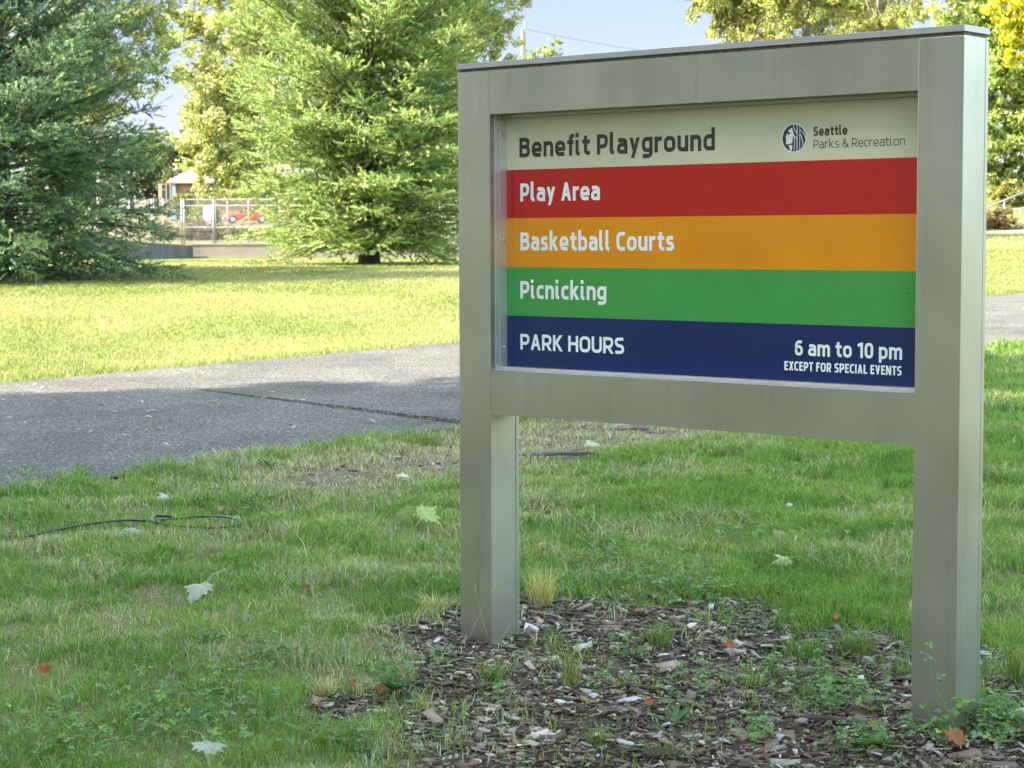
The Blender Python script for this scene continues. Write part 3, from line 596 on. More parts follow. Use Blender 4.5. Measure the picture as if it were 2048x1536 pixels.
p = px_at(2078, 470, 58); broadleaf('maple_tree', 'bright yellow green maple leaning in at the right edge', p.x, 58, 8.6,
    [(-.5, 0, 6.9, .7), (-.1, 0, 7.5, .9), (-.85, 0, 6.2, .6), (-.55, 0, 5.5, .7), (-.2, 0, 4.9, .8), (.4, 0, 6.5, 1.0), (.3, .2, 5.2, .9), (.9, 0, 7.6, 1.0), (-.35, 0, 4.2, .5)], 12000, .12, [(0.567, 0.486, 0.027), (0.405, 0.446, 0.041), (0.675, 0.486, 0.027), (0.216, 0.297, 0.041)], [4, 3, 2, 2], .14)
def bush(name, label, X, Y, clumps, n, leaf, cols, wts, cat='shrub', group=None):
    return broadleaf(name, label, X, Y, max(c[2] for c in clumps)+.2, clumps, n, leaf, cols, wts, .05, cat=cat, group=group, trunk_top=.6)
p = px_at(2008, 470, 60); GRN = [(.27, .36, .09), (.38, .43, .13), (.15, .22, .07), (.46, .46, .18)]
bush('laurel_shrub', 'tall mixed green shrub beside the right post above the handrail', p.x, 60, [(-.6, 0, .5, .5), (.1, 0, .3, .5), (.8, 0, .4, .6), (-.9, 0, 1.3, .6), (-.3, 0, 1.2, .6), (.4, 0, 1.3, .6), (1., 0, 1.4, .6), (-.6, .2, 2.2, .7), (.2, .2, 2.1, .7), (.9, .2, 2.3, .7), (-.2, .3, 3.1, .8), (.7, .3, 3.2, .8), (-.9, .3, 3.2, .7), (-.4, .4, 4.2, .9), (.6, .4, 4.3, .9), (-.9, .4, 5.1, .8), (.2, .5, 5.4, 1.0)], 15000, .12, GRN, [4, 3, 3, 1])
bush('low_shrub', 'low yellowish shrub behind the handrail', px_at(2030, 470, 56).x, 56, [(0, 0, .3, .35), (.5, 0, .35, .35), (-.5, 0, .3, .3), (.9, .1, .4, .4)], 2600, .08, [(.35, .27, .06), (.24, .25, .06), (.14, .17, .05)], [3, 3, 2])
DRY = [(.30, .20, .10), (.22, .17, .09), (.15, .14, .06), (.38, .28, .16)]
bush('dry_shrub', 'brown dry shrub at the foot of the bank beside the steps', px_at(1992, 470, 52.8).x, 52.8, [(0, 0, .25, .3), (-.4, .1, .2, .28), (.35, 0, .12, .2), (-.7, 0, .25, .3), (.1, .2, .4, .25)], 2600, .07, DRY, [3, 3, 2, 2])

# big trees left of the view that shade the sign, the near lawn and the shaded spruce
SH = [(.07, .11, .03), (.10, .14, .035), (.05, .075, .02)]
for i, (X, Y, H, rx, z0, n) in enumerate(((-16.5, 8.25, 19, 4.7, 6.5, 46000), (-19, .9, 19.5, 4.9, 6.5, 44000), (-25, 4.6, 24, 5.4, 3, 38000), (-22.5, 34.3, 15, 3.6, 3, 15000), (-13, -6, 21, 5.2, 1.8, 34000), (-8.5, -10.5, 18, 5.0, 1.6, 34000), (-4.5, -17, 9, 3.6, 1.6, 16000), (-27, -5, 26, 6.5, 3, 34000))):  # maples behind and far left are added out of view to darken the sign front
    broadleaf('maple_tree', ('tall leafy maple at the left whose shade falls on the sign', 'tall leafy maple at the left, second from the sign', 'tallest leafy maple, farther left behind the first', 'leafy maple at the far left that shades the blue green spruce', 'broad unseen maple added behind the viewer on the left to darken the sign', 'broad unseen maple added behind the viewer, between two others', 'unseen maple added straight behind the viewer', 'very tall unseen maple added far to the left of the viewer')[i],
              X, Y, H, crown(rx, z0, H-1, 30, 1.5, 2.3, 40+i), n, .36, SH, [3, 2, 2], .35, group='tall maples left of the view')

for X, Y, hh, lab in ((-20, 10.0, 4.0, 'big unseen shrub added at the far left of the path to darken the sign'), (-24, .9, 3.4, 'wide unseen shrub added under the tall maples to darken the panel reflection'), (-17, -7.5, 4.2, 'unseen shrub added behind the viewer at the left to darken the sign')):  # dark shrubs added out of view to deepen what the sign front reflects
    bush('added_dark_shrub', lab, X, Y, [(random.uniform(-1.6, 1.6), random.uniform(-1.9, 1.9), random.uniform(.4, hh-.6), random.uniform(.6, 1.0)) for k in range(12)], 9000, .22, SH, [3, 2, 2], group='dark shrubs added left of the view')

for X, Y, r, lab in ((-12, 4.3, .75, 'unseen yellow green shrub added left of the path for bright panel reflections'), (-12.6, 1.5, .6, 'smaller unseen yellow green shrub added left of the viewer for bright panel reflections')):  # bright shrubs added out of view so the glossy panel picks up light patches
    bush('added_glint_shrub', lab, X, Y, [(random.uniform(-.5, .5)*r, random.uniform(-.6, .6)*r, random.uniform(.4, 2.3), r*random.uniform(.5, .8)) for k in range(9)], 5000, .12, [(.42, .42, .12), (.50, .46, .16)], [1, 1], group='bright shrubs added left of the view')

# ------------------------------------------------------------------ wall, fence, street, house, car
WY = 80.
def wallz(px, py): return px_at(px, py, WY)
a = wallz(383, 516); z0 = float(gz(0, WY))
b = MB(); xe = 16.; b.box((a.x, WY, z0-.3), (xe, WY+.25, wallz(500, 490).z)); b.box((a.x-.02, WY-.03, wallz(500, 490).z), (xe, WY+.28, wallz(500, 487).z)); b.box((a.x, WY-.14, z0-.3), (xe, WY-.001, z0+.07))
tag(b.build('concrete_wall', M_conc, bevel=.01), 'low sunlit beige concrete wall below the chain link fence', 'wall')
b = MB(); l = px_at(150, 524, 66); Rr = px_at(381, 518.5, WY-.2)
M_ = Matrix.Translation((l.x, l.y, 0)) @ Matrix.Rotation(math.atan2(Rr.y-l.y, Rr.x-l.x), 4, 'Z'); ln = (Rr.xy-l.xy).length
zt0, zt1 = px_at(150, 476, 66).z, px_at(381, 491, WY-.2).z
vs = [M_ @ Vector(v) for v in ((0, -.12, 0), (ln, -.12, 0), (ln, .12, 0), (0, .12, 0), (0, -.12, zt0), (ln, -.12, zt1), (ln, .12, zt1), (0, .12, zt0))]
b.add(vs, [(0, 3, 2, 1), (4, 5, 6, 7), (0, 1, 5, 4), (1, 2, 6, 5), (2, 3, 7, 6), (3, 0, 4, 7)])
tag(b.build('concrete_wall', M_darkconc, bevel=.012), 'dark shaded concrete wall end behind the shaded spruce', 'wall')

def chain_fence(label, Y, x0, x1, zb, zt, posts, rails, pitch=.11, wire=.0055):
    root = empty('chain_link_fence', ((x0+x1)/2, Y, zb), label, 'fence', 'chain link fences'); cx = (x0+x1)/2
    m = MB(); h = zt-zb; n = int((x1-x0+h)/pitch)
    for k in range(n):
        for s in (1, -1):
            xs_ = x0-h+k*pitch if s > 0 else x0+k*pitch; a_, b_ = (xs_, 0.), (xs_+s*h, h)
            pts = []
            for (px_, pz_) in (a_, b_): pts.append((px_, pz_))
            (ax_, az_), (bx_, bz_) = pts
            t0, t1 = 0., 1.
            dx = bx_-ax_
            for lim, sg in ((x0, 1), (x1, -1)):
                va, vb = (ax_-lim)*sg, (bx_-lim)*sg
                if va < 0 and vb < 0: t0 = 2
                elif va < 0: t0 = max(t0, va/(va-vb))
                elif vb < 0: t1 = min(t1, va/(va-vb))
            if t0 >= t1: continue
            A_ = Vector((ax_+dx*t0-cx, .004*s, az_+(bz_-az_)*t0)); B_ = Vector((ax_+dx*t1-cx, .004*s, az_+(bz_-az_)*t1)); m.tube([A_, B_], wire, 3, caps=False)
    m.build('wire_mesh', M_galv, root)
    for x, r, top in posts:
        q = MB(); q.tube([(x-cx, -.05, -.05), (x-cx, -.05, top-zb)], r, 8); q.lathe([(r*1.2, 0), (r*1.2, .03), (r*.4, .06)], (x-cx, -.05, top-zb), (0, 0, 1), 8); q.build('post', M_galv, root, smooth=True)
    for xa, xb, z, r in rails:
        q = MB(); q.tube([(xa-cx, -.05, z-zb), (xb-cx, -.05, z-zb)], r, 6); q.build('rail', M_galv, root, smooth=True)
    return root
FY = 80.12; fx = lambda q: px_at(q, 470, FY).x; fz = lambda q: px_at(500, q, FY).z
zb = fz(488)
chain_fence('galvanised chain link fence on the concrete wall', FY, fx(368), fx(1620), zb, fz(398), [(fx(q), .034 if q in (369, 428, 431) else .02, fz(396 if q in (428, 431) else 399)) for q in (369, 428, 432, 456, 498, 560, 640, 720, 800, 880, 960, 1040, 1120, 1200, 1280, 1360, 1440, 1520, 1615)],
            [(fx(368), fx(1620), fz(454), .013), (fx(368), fx(1620), fz(411), .015), (fx(368), fx(1620), fz(398.5), .012)])
FY2 = 84.; fx2 = lambda q: px_at(q, 470, FY2).x; fz2 = lambda q: px_at(500, q, FY2).z
chain_fence('second finer chain link fence running behind the shaded spruce', FY2, fx2(120), fx2(366), fz2(486), fz2(398), [(fx2(q), .035, fz2(399)) for q in (130, 200, 260, 305, 309, 328, 364)], [(fx2(120), fx2(366), fz2(406), .024), (fx2(120), fx2(366), fz2(455), .018)], pitch=.08, wire=.004)
# shrubs and hedge beyond the fence
HEDGE = [(.20, .23, .05), (.15, .19, .04), (.28, .27, .07)]
for label, pxx, Y, hpx, wpx, cols, nm, cat in (
        ('trimmed yellow green hedge seen through the chain link fence', 411, 165, (402, 452), 62, HEDGE, 'trimmed_hedge', 'hedge'),
        ('rounded bright green bush above the left end of the fence', 365, 172, (388, 412), 40, HEDGE, 'round_bush', 'shrub'),
        ('purple brown dry shrub behind the fence rail', 405, 100, (438, 487), 64, [(.17, .11, .09), (.12, .11, .06), (.24, .17, .11)], 'dry_shrub', 'shrub'),
        ('olive green shrub in front of the red car', 470, 102, (446, 487), 70, [(.19, .18, .06), (.13, .14, .05), (.28, .22, .10)], 'dry_shrub', 'shrub'),
        ('reddish tan shrub at the foot of the sunlit spruce', 545, 101, (450, 487), 70, [(.26, .20, .10), (.18, .18, .06), (.34, .22, .13)], 'dry_shrub', 'shrub'),
        ('pale grassy shrub at the left end of the fence', 340, 103, (448, 487), 60, [(.30, .26, .15), (.22, .20, .10)], 'dry_shrub', 'shrub'),
        ('dark low bush beside the pale grey utility box', 382, 166, (412, 440), 26, [(.07, .08, .05), (.11, .10, .06)], 'dark_bush', 'shrub')):
    t = px_at(pxx, hpx[0], Y); bt = px_at(pxx, hpx[1], Y); X = t.x; zt = t.z-float(gz(X, Y)); zz0 = max(.1, bt.z-float(gz(X, Y))); hw = wpx/2*Y/F_PX; cl = []
    for i in range(12):
        fx_ = -1+2*((i*.618) % 1); fz_ = ((i*.37) % 1); r = min(hw*.5, (zt-zz0)*.42); cl.append((fx_*(hw-r*.6), ((i*.77) % 1-.5)*hw*.8, lerp(zz0+r*.3, zt-r*.8, fz_*(1-.25*abs(fx_))), r))
    bush(nm, label, X, Y, cl, 3200, .14 if Y > 140 else .10, cols, [1]*len(cols), cat)
# grey box beyond the fence
p = px_at(417, 432, 163.5); b = MB(); g_ = float(gz(p.x, 163.5)); b.box((p.x-.42, 163.2, g_-.2), (p.x+.42, 163.8, px_at(417, 412, 163.5).z)); b.box((p.x-.46, 163.16, px_at(417, 412, 163.5).z), (p.x+.46, 163.84, px_at(417, 410.6, 163.5).z)); b.box((p.x-.34, 163.175, g_+.2), (p.x+.34, 163.2, px_at(417, 414, 163.5).z))
tag(b.build('utility_box', mat('grey_box_paint', (.40, .37, .42), .6, var=.1, vscale=3), bevel=.01), 'pale grey utility box between the hedge and the fence posts', 'utility box')

# house
def house():
    Y = 192.; m = Y/F_PX
    xl, xr = px_at(352, 470, Y).x, px_at(640, 470, Y).x; zb_ = px_at(450, 432, Y).z-1; ze = px_at(450, 362, Y).z; zr = px_at(450, 322, Y).z
    root = empty('house', ((xl+xr)/2, Y+4, zb_), 'beige single storey house with a low grey roof beyond the fence', 'house'); cx, cy = (xl+xr)/2, Y+4
    Mw = mat('beige_siding', (.27, .185, .10), .8, var=.1, vscale=.8); Mt = mat('blue_trim', (.20, .32, .50), .6, var=.1, vscale=3); Mr = mat('grey_shingles', (.22, .20, .20), .9, var=.25, vscale=6, bump=.4, bscale=8)
    Mg = mat('dark_window_glass', (.05, .055, .06), .12, var=.3, vscale=2); Md = mat('brown_door', (.16, .075, .055), .5, var=.2, vscale=5); Mf = mat('cream_frame', (.34, .28, .20), .6, var=.05, vscale=5)
    q = MB(); q.box((xl-cx, -4, 0), (xr-cx, 4, ze-zb_)); q.build('wall', Mw, root)
    q = MB(); e = .7; A = [(xl-cx-e, -4-e, ze-zb_), (xr-cx+e, -4-e, ze-zb_), (xr-cx+e, 4+e, ze-zb_), (xl-cx-e, 4+e, ze-zb_), (xl-cx+2, 0, zr-zb_), (xr-cx-2, 0, zr-zb_)]
    q.add(A, [(0, 1, 5, 4), (2, 3, 4, 5), (1, 2, 5), (3, 0, 4), (3, 2, 1, 0)]); q.box((xl-cx-e-.05, -4-e-.05, ze-zb_-.22), (xr-cx+e+.05, -4-e+.02, ze-zb_+.02), m=1); q.build('roof', [Mr, Mf], root)
    q = MB(); q.box((xl-cx-1.6, -4.25, .3), (xl-cx-.02, -3.2, ze-zb_-.25)); bay = q.build('wall', Mf, root); bay['label'] = 'pale bay at the left corner of the house'
    q = MB(); q.box((xl-cx-.2, -4.42, .3), (xl-cx+.12, -4.26, ze-zb_-.25)); q.build('corner_trim', Mt, root)
    def opening(nm, x0, x1, y0, y1, mt, mul):
        a_, b_ = px_at(x0, y1, Y), px_at(x1, y0, Y); q = MB(); q.box((a_.x-cx, -4.06, a_.z-zb_), (b_.x-cx, -4.005, b_.z-zb_)); o = q.build(nm, mt, root); f = MB(); t = .09
        f.box((a_.x-cx-t, -4.1, a_.z-zb_-t), (b_.x-cx+t, -4.062, a_.z-zb_)); f.box((a_.x-cx-t, -4.1, b_.z-zb_), (b_.x-cx+t, -4.062, b_.z-zb_+t)); 
        for k in range(mul+1):
            x = lerp(a_.x-cx, b_.x-cx, k/mul); f.box((x-t/2, -4.11, a_.z-zb_+.005), (x+t/2, -4.064, b_.z-zb_-.005))
        f.build('frame', Mf, o)
    opening('door', 371, 382, 380, 425, Md, 1); opening('window', 394, 426, 379, 400, Mg, 4); opening('window', 448, 462, 385, 402, Mg, 2); opening('window', 520, 560, 380, 402, Mg, 3)
    a_ = px_at(331, 388, Y); q = MB(); q.box((xl-cx-1.25, -4.30, a_.z-zb_-.5), (xl-cx-.45, -4.256, a_.z-zb_+.9)); w = q.build('window', Mg, root); q = MB()
    for dx in (-1.32, -.86, -.47): q.box((xl-cx+dx, -4.33, a_.z-zb_-.55), (xl-cx+dx+.09, -4.302, a_.z-zb_+.95))
    q.box((xl-cx-1.225, -4.325, a_.z-zb_+.35), (xl-cx-.865, -4.303, a_.z-zb_+.43)); q.build('frame', Mf, w)
house()

for i, (pxx, Y, hw, H) in enumerate(((120, 222, 5, 9.5), (265, 230, 5, 10), (395, 226, 4.5, 9), (540, 232, 5, 11), (700, 236, 5, 11), (860, 232, 5, 10))):
    p = px_at(pxx, 470, Y); broadleaf('garden_tree', ('rounded green tree far behind the blue green spruce', 'far green tree at the left end of the house', 'far tree rising behind the roof of the house', 'far tree behind the house and the sunlit spruce', 'far tree hidden behind the trunk of the sunlit spruce', 'far tree at the right of the sunlit spruce')[i], p.x, Y, H, crown(hw, 1.5, H-1, 14, 1.2, 1.9, 70+i), 5000, .34, [(.12, .16, .06), (.18, .21, .09), (.08, .11, .04)], [3, 2, 2], .25, group='far trees behind the house')

for i, (pxx, Y, hw, H) in enumerate(((1010, 150, 4, 8), (1150, 142, 4.5, 9), (1300, 155, 5, 9.5), (1450, 148, 4.5, 8.5), (1590, 152, 5, 9), (1740, 145, 4.5, 9), (1880, 150, 5, 9.5))):
    p = px_at(pxx, 470, Y); broadleaf('garden_tree', ('far tree of the row hidden by the left post', 'far tree behind the left end of the sign panel', 'far tree behind the park name on the sign', 'far tree behind the middle of the sign panel', 'far tree behind the emblem on the sign', 'far tree behind the right end of the panel', 'far tree behind the right post')[i], p.x, Y, H, crown(hw, 1.0, H-1, 13, 1.2, 1.9, 90+i), 4200, .32, [(.14, .18, .06), (.20, .22, .09), (.09, .12, .04)], [3, 2, 2], .22, group='far trees behind the sign')

# red car, front towards the left
def car():
    Y = 184.; p = px_at(447, 442, Y); X = p.x; z0 = float(gz(X+2, Y)); zc = px_at(447, 446, Y).z
    root = empty('parked_car', (X+2.15, Y, zc), 'red car parked beyond the chain link fence', 'car', rotz=math.radians(14))
    red = mat('red_car_paint', (.55, .025, .03), .25, var=.06, vscale=3, coat=.6); gl = mat('car_glass', (.03, .035, .04), .08, var=.2, vscale=3); blk = mat('tyre_rubber', (.02, .02, .02), .8, var=.3, vscale=9); lamp = mat('headlamp_lens', (.75, .76, .78), .15, var=.1, vscale=9); wh = mat('plate_white', (.75, .75, .75), .5, var=.1, vscale=9)
    def loft(sec, mt, nm, par=root):
        q = MB(); n = len(sec[0]); vs = [v for s in sec for v in s]; fs = []
        for i in range(len(sec)-1):
            for k in range(n): fs.append((i*n+k, i*n+(k+1) % n, (i+1)*n+(k+1) % n, (i+1)*n+k))
        fs += [tuple(range(n-1, -1, -1)), tuple((len(sec)-1)*n+k for k in range(n))]; q.add(vs, fs); return q.build(nm, mt, par, smooth=False, bevel=.05)
    def sec(x, hw, zl, zh): return [(x, -hw, zl+.1), (x, -hw*.97, zh-.12), (x, -hw*.82, zh), (x, hw*.82, zh), (x, hw*.97, zh-.12), (x, hw, zl+.1), (x, hw*.9, zl), (x, -hw*.9, zl)]
    loft([sec(-2.15, .62, .25, .62), sec(-2.0, .80, .2, .72), sec(-1.2, .88, .2, .86), sec(-.7, .89, .2, .95), (sec(1.3, .89, .2, .97)), sec(1.95, .84, .22, .93), sec(2.15, .70, .3, .80)], red, 'body')
    def cab(x, hw, zl, zh, tw): return [(x, -hw, zl), (x, -tw, zh), (x, tw, zh), (x, hw, zl)]
    loft([cab(-.85, .80, .9, .93, .78), cab(-.15, .80, .92, 1.36, .60), cab(.8, .80, .92, 1.38, .60), cab(1.65, .76, .92, .96, .74)], gl, 'window')
    q = MB(); q.box((-.2, -.58, 1.345), (.85, .58, 1.405)); q.build('roof', red, root, bevel=.04)
    for x in (-1.35, 1.35):
        for y in (-.80, .80):
            q = MB(); s = 1 if y > 0 else -1; q.lathe([(.31, 0), (.33, .03), (.33, .19), (.30, .22)], (x, y-s*.11, .32), (0, s, 0), 18); w = q.build('wheel', blk, root, smooth=False)
            q = MB(); q.lathe([(.20, 0), (.19, .02), (.06, .03)], (x, y+s*.112, .32), (0, s, 0), 14); q.build('rim', lamp, w)
    for y in (-.62, .62):
        q = MB(); q.box((-2.10, y-.17, .56), (-1.93, y+.17, .70)); q.build('headlight', lamp, root, bevel=.03)
    q = MB(); q.box((-2.21, -.26, .40), (-2.16, .26, .54)); q.build('number_plate', wh, root, bevel=.005)
    q = MB(); q.box((-2.19, -.60, .24), (-2.05, .60, .36)); q.build('bumper', mat('bumper_trim', (.50, .20, .12), .5, var=.1, vscale=5), root, bevel=.03)
car()

# utility poles and wire
def pole(label, px, pytop, Y, r):
    t = px_at(px, pytop, Y); root = empty('utility_pole', (t.x, Y, float(gz(t.x, Y))), label, 'utility pole'); h = t.z-float(gz(t.x, Y)); M = mat('pole_wood', (.30, .19, .13), .85, var=.25, vscale=4)
    q = MB(); q.tube([(0, 0, -.3), (0, 0, h)], [r*1.25, r], 10); q.build('shaft', M, root, smooth=True)
    q = MB(); q.tube([(r*1.05, -r*.3, h-1.9), (r*1.6, -r*.3, h-1.2), (r*1.15, -r*.3, h+.75)], .03, 5); q.build('conduit', M_galv, root)
    q = MB(); q.lathe([(.05, 0), (.09, .05), (.05, .1), (.09, .15), (.04, .22)], (0, 0, h), (0, 0, 1), 8); q.build('insulator', M_galv, root)
    return t
t1 = pole('slender wooden utility pole standing above the left end of the sign', 1045, 64, 110, .10)
pole('reddish wooden utility pole at the upper left edge', 6, -40, 60, .075)
e2 = px_at(1420, 96, 118); b = MB(); b.tube([Vector((t1.x, 110, t1.z+.2)).lerp(Vector((e2.x+14, 125, e2.z-.2)), k/10) + Vector((0, 0, -.9*(1-(2*k/10-1)**2))) for k in range(11)], .012, 4)
tag(b.build('overhead_wire', M_hose), 'thin dark overhead wire crossing the pale sky from the utility pole', 'wire')

# steps and handrails on the right
SY = 53.
def sx(q, Y=SY): return px_at(q, 470, Y).x
def sz(q, Y=SY): return px_at(2010, q, Y).z
b = MB(); x0, x1 = sx(1997), sx(2120)
b.box((x0, SY, sz(480)), (x1, SY+.45, sz(459))); b.box((sx(2007), SY+.45, sz(480)), (x1, SY+.95, sz(448))); b.box((sx(2012), SY+.95, sz(480)), (x1, SY+4, sz(440)))
tag(b.build('concrete_steps', mat('pinkish_concrete', (.42, .32, .26), .9, var=.2, vscale=2, bump=.3, bscale=25), bevel=.015), 'pinkish concrete steps climbing the bank at the right edge', 'steps')
b = MB(); b.box((sx(1940, 58), 58, float(gz(14, 58))-.5), (sx(2150, 58), 58.25, sz(421, 58))); tag(b.build('retaining_wall', M_conc, bevel=.01), 'long low grey retaining wall behind the steps', 'wall')
root = empty('handrail', (sx(2013), SY+.3, sz(447)), 'sloping grey metal handrail rising over the bank beside the post', 'handrail', 'metal handrails'); ox, oz = sx(2013), sz(447)
q = MB(); q.tube([(sx(1930)-ox, -.1, sz(434)-oz), (sx(1975)-ox, -.05, sz(416)-oz), (sx(2013)-ox, 0, sz(400)-oz), (sx(2080)-ox, .4, sz(375)-oz)], .024, 8); q.build('rail', M_galv, root, smooth=True)
for pxx, t_ in ((2013, 401), (1960, 422)): q = MB(); q.tube([(sx(pxx)-ox, 0 if pxx > 2000 else -.07, sz(458 if pxx < 2000 else 448)-oz), (sx(pxx)-ox, 0 if pxx > 2000 else -.07, sz(t_)-oz)], .028, 8); q.build('post', M_galv, root, smooth=True)
root = empty('handrail', (sx(2038), SY-.1, sz(466)), 'double post grey metal handrail at the foot of the steps', 'handrail', 'metal handrails'); ox, oz = sx(2038), sz(466)
q = MB(); q.tube([(sx(2031)-ox, .5, sz(419)-oz), (sx(2038)-ox, .2, sz(419)-oz), (sx(2100)-ox, .6, sz(402)-oz)], .024, 8); q.build('rail', M_galv, root, smooth=True)
for pxx, t_, b_, yy in ((2031, 419, 442, .5), (2038, 419, 468, 0.)): q = MB(); q.tube([(sx(pxx)-ox, yy, sz(b_)-oz), (sx(pxx)-ox, yy, sz(t_)-oz)], .028, 8); q.build('post', M_galv, root, smooth=True)

# ------------------------------------------------------------------ grass
def blades(name, P, h, w, col, lean, kind='stuff', parent=None, m=None):
    n = len(P); th = RNG.uniform(0, 2*math.pi, n); wd = np.stack([np.cos(th), np.sin(th), np.zeros(n)], 1); la = RNG.uniform(0, 2*math.pi, n); ld = np.stack([np.cos(la), np.sin(la), np.zeros(n)], 1)
    lean = (lean*h)[:, None]*ld; up = np.array((0, 0, 1.))[None]*h[:, None]; w = w[:, None]
    mid = P+up*.55+lean*.3; tip = P+up*(1-.25*np.minimum(1, np.linalg.norm(lean, axis=1)/np.maximum(h, 1e-6)))[:, None]+lean
    V = np.stack([P-wd*w*.5, P+wd*w*.5, mid-wd*w*.42, mid+wd*w*.42, tip], 1).reshape(-1, 3)
    b = np.arange(n)[:, None]*5; loops = np.concatenate([b+np.array([[0, 1, 3, 2]]), b+np.array([[2, 3, 4]])], 1)
    tot = np.tile([4, 3], n); me = np_mesh(name, V, loops, tot, np.repeat(col, 5, 0)); return link(name, me, m or M_grass, parent)
GA, GB, GD, GS = np.array((.115, .225, .035)), np.array((.19, .29, .055)), np.array((.36, .32, .18)), np.array((.46, .41, .28))
def near_grass():
    N = 1450000; y = 4.3 + (22-4.3)*RNG.uniform(0, 1, N)**1.45; hw = .275*y+1.4; x = RNG.uniform(-1, 1, N)*hw
    dens = np.minimum(1, 6.2/y*(hw/3.2)**1.0*.9)
    pd = path_d(x, y); mu = mulch(x, y); wo = worn(x, y); cl = fbm(x, y, .22, 41); big = fbm(x, y, .8, 43)
    keep = dens*np.where((pd > -.01) | (path_far(x, y) > 0), 0, 1)*(1-.96*mu*sstep((.90-cl)/.2))*(1-.55*np.clip(wo*1.2, 0, 1))*(.34+1.1*sstep((cl-.33)/.25)*(.6+.5*big))
    k = RNG.uniform(0, 1, N) < keep; x, y, mu, wo, cl, big, pd = x[k], y[k], mu[k], wo[k], cl[k], big[k], pd[k]; n = len(x)
    h = (.012+.062*cl**1.3+.022*big)*RNG.uniform(.55, 1.4, n)*(1-.35*wo)*(1+.5*sstep((pd+.30)/.25))*(1+.35*sstep((x-.3)/1.5)*sstep((y-6)/2))
    h = np.where(RNG.uniform(0, 1, n) < .006, h*2.0, h)
    w = np.maximum(.0026, .00045*y)*RNG.uniform(.7, 1.3, n); green = fbm(x, y, .5, 51); dry = np.clip(wo*1.1+.9*sstep((fbm(x, y, .45, 53)-.46)/.22)*.6+.16-.25*sstep((x-.2)/1.2), 0, 1)
    col = lerp(GA, GB, sstep((green-.25)/.5)[:, None]); r = RNG.uniform(0, 1, n); c2 = np.where((RNG.uniform(0, 1, n) < .55)[:, None], GD, GS); col = np.where((r < dry*.8)[:, None], c2, col)
    col = col*(1+RNG.normal(0, .26, (n, 1))); blue = (RNG.uniform(0, 1, n) < .15)[:, None]; col = np.where(blue, col*np.array((.75, .95, 1.5)), col)
    z = gz(x, y)+np.where(pd < 0, (fbm(x, y, .35, 31)-.5)*.05, 0)
    tag(blades('grass', np.stack([x, y, z-.004], 1), h, w, np.clip(col, .005, .8), RNG.uniform(.15, 1.1, n)), 'short mixed green and straw coloured lawn grass around the sign', 'grass', kind='stuff'); return n
def far_grass():
    N = 420000; y = 14 + (62-14)*RNG.uniform(0, 1, N)**1.7; hw = .275*y+3; x = RNG.uniform(-1, 1, N)*hw; k = (path_far(x, y) > .0) & (path_d(x, y) < 0); x, y = x[k], y[k]
    edge = sstep(1-path_far(x, y)/.5); n = len(x); h = (.022+.03*fbm(x, y, .9, 61)+.04*edge*fbm(x, y, .4, 62))*RNG.uniform(.6, 1.4, n); w = .00042*y*RNG.uniform(.7, 1.3, n)
    dryp = fbm(x, y*.6, 2.2, 63); col = lerp(np.array((.155, .20, .06)), np.array((.31, .295, .14)), sstep((dryp-.33)/.3)[:, None]); col = lerp(col, np.array((.12, .20, .03)), (edge*.8)[:, None])
    r = RNG.uniform(0, 1, n)[:, None]; col = np.where(r < .07, np.array((.40, .37, .21)), col)*(1+RNG.normal(0, .09, (n, 1)))
    tag(blades('lawn', np.stack([x, y, gz(x, y)-.004], 1), h, w, np.clip(col, .005, .8), RNG.uniform(.2, 1.1, n)), 'sunlit yellow green lawn beyond the path', 'grass', kind='stuff'); return n
print('blades', near_grass(), far_grass())

